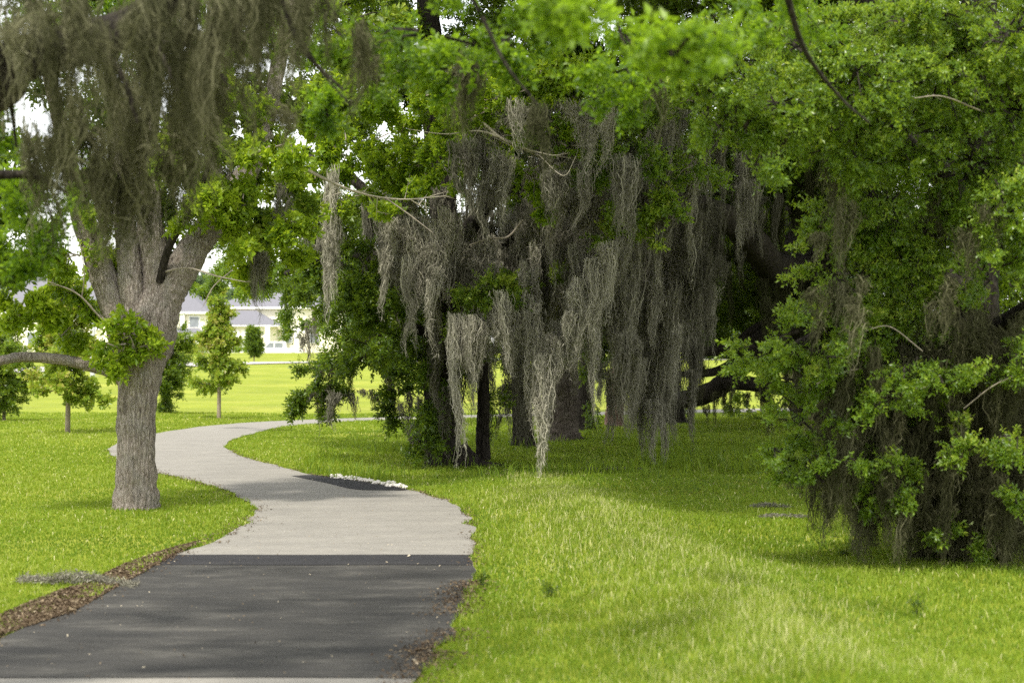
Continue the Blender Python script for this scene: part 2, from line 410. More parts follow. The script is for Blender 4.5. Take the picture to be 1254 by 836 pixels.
near = (np.abs(xf) < 30) & (yf < 70); ef = np.full(len(xf), 5.); ef[near] = edist(xf[near], yf[near])
ef = np.where(inside(xf, yf, POLY), 0, ef)
zz = terr(xf, yf)+bump(xf, yf, ef)
nx = len(xs); q = (np.arange(len(ys)-1)[:, None]*nx+np.arange(nx-1)[None]).ravel()
mesh('ground', [(np.stack([xf, yf, zz], -1), np.stack([q, q+1, q+nx+1, q+nx], -1), 0, None)], grass_ground(), smooth=True, kind='structure')

def asphalt(name, base, dust, dk, speck):
    m, nt, N, Lk = mat(name)
    g = N.new('ShaderNodeNewGeometry'); v = g.outputs['Position']
    n1 = noise_n(N, Lk, 1.8, 8, .72, v, (.6, 1.5, 1)); n2 = noise_n(N, Lk, 130, 3, .7, v); n3 = noise_n(N, Lk, 22, 4, .7, v, (.5, 1.4, 1))
    cr = ramp(N, [(.30, dk), (.5, base), (.72, dust)]); Lk.new(n1.outputs[0], cr.inputs[0])
    r2 = ramp(N, [(.3, (.72, .72, .72)), (.6, (1, 1, 1)), (.78, (speck,)*3)]); Lk.new(n2.outputs[0], r2.inputs[0])
    r3 = ramp(N, [(.3, (.86, .86, .86)), (.7, (1.08, 1.08, 1.08))]); Lk.new(n3.outputs[0], r3.inputs[0])
    mx = N.new('ShaderNodeMix'); mx.data_type = 'RGBA'; mx.blend_type = 'MULTIPLY'; mx.inputs[0].default_value = 1
    Lk.new(cr.outputs[0], mx.inputs[6]); Lk.new(r2.outputs[0], mx.inputs[7])
    my = N.new('ShaderNodeMix'); my.data_type = 'RGBA'; my.blend_type = 'MULTIPLY'; my.inputs[0].default_value = 1
    Lk.new(mx.outputs[2], my.inputs[6]); Lk.new(r3.outputs[0], my.inputs[7])
    b = N.new('ShaderNodeBsdfPrincipled'); b.inputs['Roughness'].default_value = .9; b.inputs['Specular IOR Level'].default_value = .2
    Lk.new(my.outputs[2], b.inputs['Base Color'])
    bp = N.new('ShaderNodeBump'); bp.inputs['Strength'].default_value = .5; bp.inputs['Distance'].default_value = .006
    Lk.new(n2.outputs[0], bp.inputs['Height']); Lk.new(bp.outputs[0], b.inputs['Normal'])
    o = N.new('ShaderNodeOutputMaterial'); Lk.new(b.outputs[0], o.inputs[0])
    return m
PATHM = asphalt('worn_pale_asphalt', (.215, .205, .182), (.255, .243, .213), (.178, .170, .152), 1.3)
DARKM = asphalt('fresh_dark_asphalt', (.038, .037, .034), (.092, .088, .077), (.024, .024, .023), 1.9)
SEAMM = asphalt('sealed_asphalt_joint', (.022, .022, .024), (.038, .037, .037), (.020, .020, .022), 1.6)
def strip(A, B, z, cross=6):
    """sheet between two edge lines"""
    t = np.linspace(0, 1, cross+1)[None, :, None]
    P = A[:, None]*(1-t)+B[:, None]*t; n = len(A)
    V = np.concatenate([P, np.zeros((n, cross+1, 1))], -1).reshape(-1, 3); V[:, 2] = terr(V[:, 0], V[:, 1])+z
    q = (np.arange(n-1)[:, None]*(cross+1)+np.arange(cross)[None]).ravel()
    return (V, np.stack([q, q+1, q+cross+2, q+cross+1], -1), 0, None)
mesh('path', [strip(Ls, Rs, .014)], PATHM, smooth=True, kind='structure')
def edge_at(E, y):
    m = E[:, 1] < 20; o = np.argsort(E[m, 1]); return np.interp(y, E[m, 1][o], E[m, 0][o])
def band(y0, y1, z, name, mt):
    y = np.linspace(y0, y1, 240)
    A = np.stack([edge_at(Ls, y)+.004, y], -1); B = np.stack([edge_at(Rs, y)-.004, y], -1)
    s = strip(A, B, z)
    V = s[0]; V[:, 1] += (fbm(V[:, 0]*5, 1.0, 0, 3)-.5)*.05
    mesh(name, [s], mt, smooth=True, kind='structure')
ySeam, yEnd = G(0, 681)[1], G(0, 832.5)[1]; yS2 = G(0, 694)[1]
band(yEnd, yS2, .018, 'path_dark_asphalt', DARKM)
band(yS2+.03, ySeam, .0182, 'path_asphalt_joint', SEAMM)
pp = [G(*p) for p in [(357, 583.8), (388, 583), (440, 590.4), (498, 600.2), (470, 601.3), (433, 600), (398, 592)]]
import bmesh
def polysheet(name, pts, z, mt, **kw):
    P = np.array(pts); P = sm(np.vstack([P, P[:1]]), 60)[:-1]
    bm = bmesh.new(); vs = [bm.verts.new((x, y, z)) for x, y in P]; f = bm.faces.new(vs)
    bmesh.ops.triangulate(bm, faces=[f]); bm.normal_update()
    for f in bm.faces:
        if f.normal.z < 0: f.normal_flip()
    me = bpy.data.meshes.new(name); bm.to_mesh(me); bm.free(); me.materials.append(mt)
    return put(bpy.data.objects.new(name, me), **kw)
polysheet('path_patch', pp, .0185, SEAMM, kind='structure')

# far road
rc = np.array([[-70, 78], [-45, 84], [-27, 92], [-17, 108], [-6, 124], [12, 140], [40, 152], [90, 165]], float)
rcs = sm(rc, 60)
ROADM = asphalt('pale_far_road', (.36, .34, .32), (.42, .40, .37), (.30, .29, .27), 1.1)  # road asphalt in a paler grey than the path
tn = np.gradient(rcs, axis=0); tn /= np.linalg.norm(tn, axis=1)[:, None]; nn = np.stack([-tn[:, 1], tn[:, 0]], -1)
mesh('road', [strip(rcs+nn*3.4, rcs-nn*3.4, .05)], ROADM, smooth=True, kind='structure')

# ------------------------------------------------------------------ grass blades
def blades(n, dmin, dmax, pw, hmul=1, seed=0):
    u = RG.uniform(0, 1, n)
    k = 2-pw; d = (dmin**k+u*(dmax**k-dmin**k))**(1/k) if abs(k) > 1e-3 else dmin*(dmax/dmin)**u
    x = RG.uniform(-1, 1, n)*(.335*d+1.2)
    return x, d
def grass_mesh(name, x, y, h, w, lean, tint, mt, **kw):
    n = len(x); e = edist(x, y)
    z0 = terr(x, y)+bump(x, y, e)
    a = RG.uniform(0, 2*math.pi, n); la = RG.uniform(0, 2*math.pi, n)
    ca, sa = np.cos(a)*w*.5, np.sin(a)*w*.5
    lx, ly = np.cos(la)*lean*h, np.sin(la)*lean*h
    B1 = np.stack([x-ca, y-sa, z0-.01], -1); B2 = np.stack([x+ca, y+sa, z0-.01], -1)
    M1 = np.stack([x-ca*.8+lx*.35, y-sa*.8+ly*.35, z0+h*.6], -1); M2 = np.stack([x+ca*.8+lx*.35, y+sa*.8+ly*.35, z0+h*.6], -1)
    Tp = np.stack([x+lx, y+ly, z0+h*(1-.35*lean)], -1)
    V = np.stack([B1, B2, M2, M1, Tp], 1).reshape(-1, 3)
    b = np.arange(n)[:, None]*5
    T = np.repeat(tint, 5)
    V1 = V; 
    o = mesh(name, [(V1, np.concatenate([b+np.array([0, 1, 2, 3])]), 0, T)], mt, **kw)
    me = o.data
    # append tip triangles
    bm_f = (b+np.array([3, 2, 4]))
    nl, npg = len(me.loops), len(me.polygons)
    me.loops.add(n*3); me.polygons.add(n)
    li = np.empty(nl+n*3, np.int32); me.loops.foreach_get('vertex_index', li); li[nl:] = bm_f.ravel(); me.loops.foreach_set('vertex_index', li)
    ls = np.empty(npg+n, np.int32); ls[:npg] = np.arange(npg)*4; ls[npg:] = nl+np.arange(n)*3; me.polygons.foreach_set('loop_start', ls)
    me.update(calc_edges=True); me.validate()
    return o
GRASS = leaf_mat('grass_blades', [(0, (.042, .092, .008)), (.35, (.115, .195, .012)), (.65, (.205, .280, .022)), (.85, (.35, .39, .08)), (1, (.72, .67, .38))], (.39, .50, .03), .42, .55, .25)
EXCL = []
def keep_off(x, y, seed):
    e = edist(x, y); ins = inside(x, y, POLY)
    fr = (vnoise(x*6, y*6, 5.)-.35)*.12
    return (~ins & (e > fr-.03)) | (ins & (e < -fr+.01) & (e < .06))
LIT = np.array([G(*p) for p in [(-60, 800), (0, 787), (0, 756), (60, 730), (110, 715), (150, 694), (200, 676), (245, 664), (240, 668), (188, 696), (90, 752)]])
x, y = blades(620000, 7.6, 48, 1.75)
k = keep_off(x, y, 0); x, y = x[k], y[k]
lz = inside(x, y, LIT); k = ~lz | (vnoise(x*5, y*5, 3.)+.5*(vnoise(x*17, y*17, 3.)-.5) > .40); x, y = x[k], y[k]
thin = vnoise(x*1.3+5, y*1.3, 8.)
pn = fbm(x*.45, y*.45, 4., 3); pf = vnoise(x*3, y*3, 1.)
h = (.030+.045*pn+.025*pf)*RG.uniform(.6, 1.3, len(x))*(1+.012*(y-10)); h = np.where(x < -3, h*.8, h)*.78; wide = RG.uniform(0, 1, len(x)) < .28
w = .0042*(y/9)**.85*RG.uniform(.7, 1.3, len(x))
w = np.where(wide, w*2.3, w); h = np.where(wide, h*.7, h)
tint = np.clip(.20+.50*pn+.12*(pf-.5)+RG.normal(0, .12, len(x)), 0, .86)
yl = sstep(-2.5, -4.5, x)*.10; tint = np.clip(tint+yl, 0, .9)
tint = np.clip(tint+np.where(wide, -.06, 0)+.22*(vnoise(x*7, y*7, 9.)-.5), 0, .9); dry = RG.uniform(0, 1, len(x)) < .035; tint[dry] = RG.uniform(.85, 1, dry.sum())
grass_mesh('lawn_grass', x, y, h, w, RG.uniform(.2, 1.0, len(x)), tint, GRASS, kind='stuff', label='short mown bright green grass on both sides of the path')
# unmown pale seeding grass, a band running from the oaks towards the lower right
x, y = blades(330000, 8.2, 24, 1.4)
cx = np.interp(y, [8.5, 10, 12, 14, 17, 19.5, 22], [1.35, 1.4, 1.2, .95, .65, .45, .3]); hw = np.interp(y, [8.5, 12, 16, 19.5, 22], [.65, .7, .65, .6, .4])
g = np.exp(-((x-cx)/hw)**2)*(.35+.8*fbm(x*1.8, y*.9, 6., 3))
k = (RG.uniform(0, 1, len(x)) < g*.9) & keep_off(x, y, 1); x, y = x[k], y[k]
h = RG.uniform(.035, .11, len(x))*(.8+.4*vnoise(x*2, y*2, 2.)); w = .0026*(y/9)**.8*RG.uniform(.5, 1.2, len(x))
tint = np.clip(.82+RG.normal(0, .16, len(x)), .35, 1)
grass_mesh('tall_grass', x, y, h, w, RG.uniform(.15, .7, len(x)), tint, GRASS, kind='stuff', label='taller pale seeding grass in a band right of the path')
# weeds round the feet of the oaks
x = RG.uniform(-3.2, 6, 14000); y = RG.uniform(23, 34, 14000)
k = (fbm(x*.9, y*.9, 3., 3) > .56) & keep_off(x, y, 2); x, y = x[k], y[k]
grass_mesh('weeds', x, y, RG.uniform(.10, .30, len(x)), np.full(len(x), .014), RG.uniform(.2, .9, len(x)), np.clip(RG.normal(.35, .15, len(x)), 0, 1), GRASS, kind='stuff', label='loose tufts of long weeds under the mossy oaks')

# ------------------------------------------------------------------ litter
LITM = leaf_mat('dead_leaves', [(0, (.035, .024, .016)), (.4, (.095, .068, .042)), (.8, (.21, .165, .105)), (1, (.44, .39, .29))], (.3, .2, .1), .1, .8, .1)
SOIL = flat_mat('brown_mulch_soil', (.085, .055, .036), .95, 40, .5)
def scatter_leaves(name, x, y, size, tint, z=.0, **kw):
    n = len(x); c = np.stack([x, y, np.full(n, z)+RG.uniform(.004, .016, n)], -1)
    a = RG.uniform(0, 6.28, n); u = np.stack([np.cos(a), np.sin(a), RG.normal(0, .35, n)], -1)*size[:, None]*.5
    v = np.stack([-np.sin(a), np.cos(a), RG.normal(0, .35, n)], -1)*size[:, None]*.24
    up = np.array([0, 0, 1])*size[:, None]*.12
    V = np.stack([c-u, c+v+up, c+u+up*.5, c-v+up], 1).reshape(-1, 3); V[:, 2] = np.maximum(V[:, 2], z+.001)
    return mesh(name, [(V, np.arange(n*4).reshape(-1, 4), 0, np.repeat(tint, 4))], LITM, **kw)
def along(E, n, ymin, ymax, sd, side):
    m = (E[:, 1] > ymin) & (E[:, 1] < ymax); P = E[m]; i = RG.integers(0, len(P)-1, n); t = RG.uniform(0, 1, (n, 1))
    p = P[i]*(1-t)+P[i+1]*t; return p[:, 0]+RG.normal(0, 1, n)*sd+side, p[:, 1]+RG.normal(0, .05, n)
x1, y1 = along(Ls, 3500, 8, 30, .09, -.02); x2, y2 = along(Rs, 2600, 12, 30, .055, .02); x3, y3 = along(Rs, 3600, 7, 13.6, .10, -.01)
xa = RG.uniform(LIT[:, 0].min(), LIT[:, 0].max(), 60000); ya = RG.uniform(LIT[:, 1].min(), LIT[:, 1].max(), 60000); k = inside(xa, ya, LIT) & (RG.uniform(0, 1, 60000) < .25+.9*vnoise(xa*3, ya*3, 4.)); xa, ya = xa[k], ya[k]
x = np.concatenate([x1, x2, x3, xa]); y = np.concatenate([y1, y2, y3, ya]); k = (vnoise(x*3, y*2.2, 2.) > .38) | inside(x, y, LIT); x, y = x[k], y[k]
scatter_leaves('leaf_litter', x, y, RG.uniform(.012, .034, len(x)), np.clip(RG.beta(1.5, 2.6, len(x)), 0, 1), .012, kind='stuff', label='brown fallen leaves lying along both edges of the path')
polysheet('bare_soil', LIT, .007, SOIL, kind='structure')
x = RG.uniform(-3.1, -.3, 1300); y = RG.uniform(8, 30, 1300); k = inside(x, y, POLY); x, y = x[k], y[k]
scatter_leaves('path_debris', x, y, RG.uniform(.006, .020, len(x))*np.where(RG.uniform(0, 1, len(x)) < .05, 2, 1), np.clip(RG.normal(.8, .25, len(x)), 0, 1), .019, kind='stuff', label='small pale leaf flecks scattered over the asphalt path')
# white stones
SM = flat_mat('white_limestone', (.60, .57, .52), .8, 20, .12)
bm = bmesh.new(); parts = []
ico = None
b2 = bmesh.new(); bmesh.ops.create_icosphere(b2, subdivisions=1, radius=1); iv = np.array([v.co[:] for v in b2.verts]); itf = np.array([[v.index for v in f.verts] for f in b2.faces]); b2.free(); bm.free()
edge_line = np.array([G(*p) for p in [(408, 585.0), (440, 589), (470, 594.2), (500, 599.5)]])
for i in range(120):
    t = random.random()**.9*2.999; j = int(t); p = edge_line[j]*(1-t+j)+edge_line[j+1]*(t-j)
    s = random.uniform(.014, .040)
    v = iv*s*np.array([random.uniform(.8, 1.4), random.uniform(.8, 1.3), random.uniform(.5, .9)])*(1+RG.normal(0, .13, (len(iv), 1)))
    v = v+np.array([p[0]+random.gauss(0, .04), p[1]+.06+random.gauss(0, .12), .018+random.random()*.015])
    parts.append((v, itf, 0, None))
mesh('white_gravel', parts, SM, kind='stuff', label='line of broken white limestone gravel along the dark path patch')
# fallen moss
for i, (px, py, wd, ht, lb) in enumerate([
    (95, 716, .95, .075, 'long grey tuft of fallen moss lying beside the brown leaf litter'),
    (942, 622, .42, .05, 'pale grey pad of fallen moss in the shade before the leafy right oak'),
    (958, 634, .50, .03, 'flat thin strand of fallen moss just in front of the pale grey pad'),
    (1040, 617, .50, .04, 'grey fallen moss lying in the grass under the leafy sprays'),
    (850, 596, .60, .03, 'thin grey moss scrap lying on shaded grass between the oaks'),
    (750, 576, .9, .05, 'brownish fallen moss heap beneath the longest hanging moss strands')]):
    gx, gy = G(px, py); n = 2600 if i == 0 else 600
    t = RG.uniform(-1, 1, n); cxx = t*wd*.5; cz = ht*np.clip(1-t*t, .1, 1)*RG.beta(1.3, 1.5, n)*(.2+1.3*vnoise(t*4+i, 0.))
    P = np.stack([gx+cxx, gy+RG.normal(0, .055, n)+.05*np.sin(t*4+i)-(.12*t if i == 0 else 0), cz+.02], -1)
    D = RG.normal(size=(n, 3))*[1, .8, .5]; D /= np.linalg.norm(D, axis=1)[:, None]
    Q = P+D*RG.uniform(.02, .07, (n, 1)); Q[:, 2] = np.clip(Q[:, 2], .012, ht*1.1); Mi = (P+Q)/2+RG.normal(0, .012, (n, 3)); Mi[:, 2] = np.maximum(Mi[:, 2], .012)
    o = RG.normal(size=(n, 3))*.0016
    V = np.stack([P-o, P+o, Mi+o, Mi-o, Q], 1).reshape(-1, 3); b = np.arange(n)[:, None]*5
    mesh('fallen_moss', [(V, b+np.array([0, 1, 2, 3]), 0, np.repeat(np.clip(RG.normal(.45, .25, n), 0, 1), 5)), (V, b+np.array([3, 2, 4]), 0, np.repeat(np.full(n, .5), 5))],
         MOSS, label=lb, cat='fallen moss', off=(gx, gy, 0))

# ------------------------------------------------------------------ trees
def tree_root(name, px, py, label, cat='tree', group=None, d=None):
    if d is None: gx, gy = G(px, py); loc = (gx, gy, 0)
    else: w = W(px, py, d); loc = (w[0], w[1], w[2])
    return empty(name, loc, label, cat, group), np.array(loc)
def limb(root, base, pts, mt, name='limb', sides=12, **kw):
    P = [W(p[0], p[1], p[2]) for p in pts]; R = [p[3] for p in pts]
    parts = tube(P, R, sides, **kw)
    if name == 'bare_branch':
        P = np.array(P); L = np.linalg.norm(P[-1]-P[0]); m = max(4, int(L*5)); a, b_ = [], []
        X = spline(P, 40)
        for i in range(m):
            j = random.randint(8, 38); t = X[min(j+1, 39)]-X[j-1]; t /= np.linalg.norm(t)+1e-9
            e = X[j]+(t*.8+RG.normal(0, .5, 3))*L*random.uniform(.05, .16); a.append(X[j]); b_.append(e)
            a.append(X[j]*.45+e*.55); b_.append(X[j]*.45+e*.55+(t+RG.normal(0, .8, 3))*L*.05)
        e = P[-1]+(P[-1]-P[-2])*.25+RG.normal(0, .02, 3); a.append(P[-1]); b_.append(e)
        n = len(a); parts.append(sticks(a, b_, np.full(n, max(.0022, R[0]*.25)), np.full(n, .001), 0))
    return mesh(name, parts, mt, root, smooth=True, off=base)

# --- 1 the forked oak beside the path
r, b = tree_root('forked_tree', 168, 622, 'grey barked tree with a forked trunk standing on the lawn inside the path bend')
D0 = 19.05
T = [(168, 626, D0, .245), (167, 590, D0, .225), (166, 540, D0, .215), (168, 490, D0, .215), (173, 450, D0, .25), (180, 415, D0, .30), (187, 380, D0, .28), (196, 352, D0, .18), (202, 332, D0, .12)]
P = [W(*t[:3]) for t in T]; 
mesh('trunk', tube(P, [t[3] for t in T], 130, .016, .04, 9, .13, 3), BARK, r, smooth=True, off=b)
for pts, sd in [([(162, 452, D0, .15), (150, 415, D0-.05, .15), (138, 370, D0-.1, .15), (120, 320, D0-.1, .14), (100, 262, D0-.3, .12), (75, 160, D0-.8, .08), (45, 30, 17.5, .06), (20, -80, 17, .04)], 1),
                ([(178, 420, D0-.05, .17), (163, 370, D0-.12, .15), (158, 325, D0-.1, .13), (152, 270, D0, .115), (140, 170, D0+.2, .08), (130, 40, D0+.4, .06)], 6),
                ([(186, 410, D0, .21), (193, 350, D0, .18), (186, 290, D0+.05, .155), (180, 200, D0+.2, .12), (188, 90, D0+.4, .10), (205, -60, D0+.6, .07)], 2),
                ([(190, 412, D0, .21), (205, 360, D0, .195), (227, 322, D0, .18), (251, 285, D0+.1, .16), (290, 235, D0+.4, .14), (325, 150, D0+.9, .10), (350, 40, D0+1.3, .08), (390, -90, D0+1.8, .05)], 3)]:
    limb(r, b, pts, BARK, sides=64, step=.025, rough=.04, ridges=7, seed=sd)
limb(r, b, [(158, 470, D0, .10), (138, 455, D0-.05, .082), (108, 447, D0-.1, .07), (75, 440, D0-.2, .062), (35, 437, D0-.3, .058), (5, 441, D0-.5, .052), (-40, 452, D0-.7, .045), (-110, 430, D0-1.0, .03)], BARK, sides=28, step=.03, rough=.05, ridges=4, seed=8)
limb(r, b, [(196, 345, D0-.15, .05), (206, 305, D0-.3, .045), (222, 275, D0-.45, .038), (245, 232, D0-.6, .03), (262, 180, D0-.7, .02)], DBARK, sides=12, step=.05, seed=4)
limb(r, b, [(150, 415, D0-.2, .014), (122, 388, D0-.4, .012), (95, 360, D0-.55, .009), (60, 345, D0-.7, .005)], DEAD, 'bare_branch', 6, step=.05)
limb(r, b, [(100, 365, D0-.5, .007), (103, 335, D0-.6, .006), (98, 300, D0-.6, .004)], DEAD, 'bare_branch', 6, step=.05)
limb(r, b, [(200, 333, D0-.2, .014), (230, 328, D0-.4, .010), (265, 338, D0-.6, .008), (300, 345, D0-.6, .004)], DEAD, 'bare_branch', 6, step=.05)
limb(r, b, [(285, 330, D0-.6, .006), (262, 350, D0-.6, .006), (250, 372, D0-.6, .004)], DEAD, 'bare_branch', 6, step=.05)
# pale dead branch reaching right in front of the moss
limb(r, b, [(325, 160, D0+.8, .03), (362, 198, D0+1.2, .022), (400, 220, D0+1.6, .018), (440, 236, D0+2, .013), (490, 244, D0+2.3, .009), (545, 240, D0+2.6, .004)], PALE, 'bare_branch', 8, step=.06)
limb(r, b, [(470, 241, D0+2.2, .010), (500, 262, D0+2.2, .008), (530, 285, D0+2.2, .004)], DEAD, 'bare_branch', 6, step=.05)
B = lambda px, py, d, rx, rz, k=1., t=0., ry=None: (W(px, py, d), (rx*d/F, (ry or rx*1.1)*d/F, rz*d/F), k, t)
mesh('crown', foliage([B(20, 250, 18, 60, 60), B(60, 190, 17.5, 60, 55), B(15, 330, 18.2, 42, 30), B(-40, 300, 18, 60, 60), B(75, 300, 18.6, 35, 28, .7),
     B(225, 230, 19.5, 45, 45), B(170, 120, 19.5, 70, 70), B(60, 60, 18, 90, 60), B(215, 320, 19.8, 28, 20, .6)], 'oak', 60, .35)
     + foliage([B(285, 230, 19.2, 42, 38), B(320, 180, 20, 50, 45), B(300, 290, 19.8, 45, 28, .8), B(365, 120, 20.5, 60, 60), B(260, 140, 20, 60, 50), B(250, 40, 20.5, 90, 60),
     B(360, 250, 20, 30, 28, .6), B(190, -40, 19, 160, 60), B(410, 30, 21, 80, 60)], 'lobed', 45, .72, scale=.7),
     [LEAF['oak'], DBARK], r, off=b)
for (px, py, rr) in [(152, 387, 18), (158, 412, 24), (150, 425, 22), (170, 420, 20), (140, 445, 10), (250, 268, 22), (232, 270, 14), (95, 310, 30), (105, 265, 25)]:
    mesh('leafy_sprout', foliage([B(px, py, D0-.45, rr, rr*.8)], 'lobed', 80, .75, 12, hollow=.05, scale=.62), [LEAF['bright'], DEAD], r, off=b)
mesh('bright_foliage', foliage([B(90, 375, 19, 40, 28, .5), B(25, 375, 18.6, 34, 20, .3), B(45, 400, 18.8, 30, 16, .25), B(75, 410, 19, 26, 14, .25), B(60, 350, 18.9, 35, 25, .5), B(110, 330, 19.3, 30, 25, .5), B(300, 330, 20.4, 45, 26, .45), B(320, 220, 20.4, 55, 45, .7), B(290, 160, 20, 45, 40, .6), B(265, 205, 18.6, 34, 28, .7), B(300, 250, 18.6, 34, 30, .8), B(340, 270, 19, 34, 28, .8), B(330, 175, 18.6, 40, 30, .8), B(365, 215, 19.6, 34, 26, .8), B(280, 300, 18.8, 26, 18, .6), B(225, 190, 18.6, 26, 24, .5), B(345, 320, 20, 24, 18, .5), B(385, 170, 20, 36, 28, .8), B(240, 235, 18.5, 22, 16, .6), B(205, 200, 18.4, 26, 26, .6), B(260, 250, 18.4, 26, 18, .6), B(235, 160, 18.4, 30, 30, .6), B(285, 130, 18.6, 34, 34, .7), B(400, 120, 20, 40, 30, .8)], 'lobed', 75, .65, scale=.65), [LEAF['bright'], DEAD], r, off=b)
for (px, py, wv, lv) in [(316, 290, 16, 80), (322, 300, 14, 90), (185, 300, 20, 70), (178, 270, 24, 80), (205, 300, 16, 60), (300, 215, 14, 70), (345, 225, 10, 80), (140, 250, 30, 80), (175, 345, 20, 50), (230, 215, 20, 90), (262, 190, 18, 80), (120, 240, 24, 90), (160, 235, 26, 90), (280, 200, 14, 70), (200, 240, 24, 70)]:
    drape(r, b, px, py, 19.6, wv, lv, tails=3, mt=MOSS, tint=.45)

# --- 2 the oak we stand under: trunk out of view on the left, limbs and moss overhead
r, b = tree_root('overhanging_oak', 0, 0, 'dark oak overhead with thick moss covered limb and blurred hanging moss curtains', d=None) if 0 else (empty('overhanging_oak', (-5.4, 6.2, 0), 'dark oak hanging overhead, its mossy limb and blurred moss curtains along the upper edge', 'tree'), np.array([-5.4, 6.2, 0]))
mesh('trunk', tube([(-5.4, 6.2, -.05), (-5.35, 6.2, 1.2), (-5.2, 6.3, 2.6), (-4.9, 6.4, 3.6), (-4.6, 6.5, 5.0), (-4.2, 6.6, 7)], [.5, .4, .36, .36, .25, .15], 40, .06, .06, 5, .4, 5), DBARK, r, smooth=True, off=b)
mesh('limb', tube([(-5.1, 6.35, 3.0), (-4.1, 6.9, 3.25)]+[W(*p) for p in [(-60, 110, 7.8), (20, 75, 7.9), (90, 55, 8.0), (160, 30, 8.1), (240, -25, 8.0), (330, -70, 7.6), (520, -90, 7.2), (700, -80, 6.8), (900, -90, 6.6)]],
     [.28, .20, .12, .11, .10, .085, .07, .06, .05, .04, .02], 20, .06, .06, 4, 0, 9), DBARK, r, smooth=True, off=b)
limb(r, b, [(-60, 220, 8.6, .03), (0, 214, 8.6, .026), (45, 216, 8.6, .02), (80, 235, 8.5, .01)], DBARK, sides=10, step=.05)
for pts in [[(120, 50, 8.0, .02), (150, 95, 8.0, .014), (168, 150, 8.0, .008)], [(170, 0, 8.1, .02), (190, 50, 8.0, .013), (225, 125, 7.9, .007)],
            [(190, 50, 8, .010), (240, 60, 7.9, .008), (285, 110, 7.8, .004)], [(345, 0, 8.2, .014), (370, 60, 8.2, .011), (420, 110, 8.2, .006)], [(370, 50, 8.2, .008), (395, 90, 8.2, .006), (430, 130, 8.2, .004)],
            [(590, 20, 7, .010), (620, 80, 7, .007), (660, 130, 7, .004)], [(960, -20, 8, .02), (985, 60, 8.2, .013), (1030, 120, 8.4, .008), (1065, 150, 8.4, .004)], [(0, 60, 8, .02), (12, 120, 8, .014), (20, 180, 8, .006)]]:
    limb(r, b, pts, DBARK, 'twig', 7, step=.05)
B0 = B
B = lambda px, py, d, rx, rz, k=1., t=0.: B0(px, py, d*(1.32 if d > 5.5 else 1.15) if d < 9 else d, rx, rz, k, t, rx*.7)
mesh('crown', foliage([B(430, 30, 7.0, 70, 40), B(520, 40, 6.6, 80, 45), B(600, 30, 6.4, 80, 50), B(690, 30, 6.2, 70, 45), B(480, 80, 7.2, 45, 30, .7), B(560, 85, 7, 45, 26, .6),
     B(640, 75, 7.0, 50, 26, .6), B(780, 55, 7.2, 70, 50), B(770, 115, 7.6, 55, 30, .8), B(745, 90, 7.0, 40, 36, .8), B(870, 30, 6.6, 60, 40), B(830, 75, 5.2, 45, 36, .5, .2), B(720, 10, 5.0, 60, 30, .5, .2), B(960, 20, 7.2, 60, 40),
     B(330, 30, 8.4, 40, 40, .6), B(250, 20, 8.4, 60, 35, .6), B(60, 0, 8.6, 90, 40), B(400, 140, 8, 22, 16, .5), B(280, 60, 7.4, 60, 30, .5, .1), B(350, 70, 7.6, 40, 26, .5, .1), B(20, 150, 9.5, 50, 40, .35), B(15, 240, 9.8, 50, 36, .4), B(60, 280, 10, 45, 30, .4), B(110, 240, 10, 30, 36, .3), B(-20, 320, 10, 40, 30, .4), B(25, 335, 10, 26, 14, .4)], 'near', 105, .56, 26, .35, scale=.60)
     + foliage([B(500, -180, 6.0, 260, 110, .6), B(150, -220, 7, 300, 120, .6)], 'near', 60, .4, 26, scale=.8), [LEAF['near'], DBARK], r, off=b)
B = B0
for px in np.arange(-60, 395, 17.):
    for rep in range(2 if random.random() < .5 else 1):
        top = random.uniform(-50, 50) if px < 250 else random.uniform(-70, 0)
        env = np.interp(px, [-60, 0, 30, 60, 80, 130, 160, 220, 260, 300, 350, 400], [200, 170, 165, 190, 290, 320, 320, 270, 225, 200, 150, 110])
        ln = (env-top)*random.uniform(.6, 1.2)
        dd = random.uniform(7.2, 9.0)
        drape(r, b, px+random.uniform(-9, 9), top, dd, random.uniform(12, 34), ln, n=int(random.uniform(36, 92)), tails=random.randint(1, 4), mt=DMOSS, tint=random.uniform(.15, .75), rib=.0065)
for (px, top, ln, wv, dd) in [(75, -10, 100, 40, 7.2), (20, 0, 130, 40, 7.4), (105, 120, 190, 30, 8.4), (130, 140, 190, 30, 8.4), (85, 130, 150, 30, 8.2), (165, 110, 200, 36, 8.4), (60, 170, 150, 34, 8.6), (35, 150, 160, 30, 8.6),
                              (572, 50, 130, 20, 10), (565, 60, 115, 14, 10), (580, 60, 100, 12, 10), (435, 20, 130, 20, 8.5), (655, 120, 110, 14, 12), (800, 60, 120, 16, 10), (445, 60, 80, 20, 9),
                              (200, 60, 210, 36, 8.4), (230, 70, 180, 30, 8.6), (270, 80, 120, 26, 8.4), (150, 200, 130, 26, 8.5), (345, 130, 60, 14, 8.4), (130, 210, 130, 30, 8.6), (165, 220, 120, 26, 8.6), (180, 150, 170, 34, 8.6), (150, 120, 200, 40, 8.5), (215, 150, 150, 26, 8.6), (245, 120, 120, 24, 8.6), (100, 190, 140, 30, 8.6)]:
    drape(r, b, px, top, dd, wv*.75, ln, n=105, tails=3, mt=DMOSS, tint=random.uniform(.2, .8), rib=.0065)

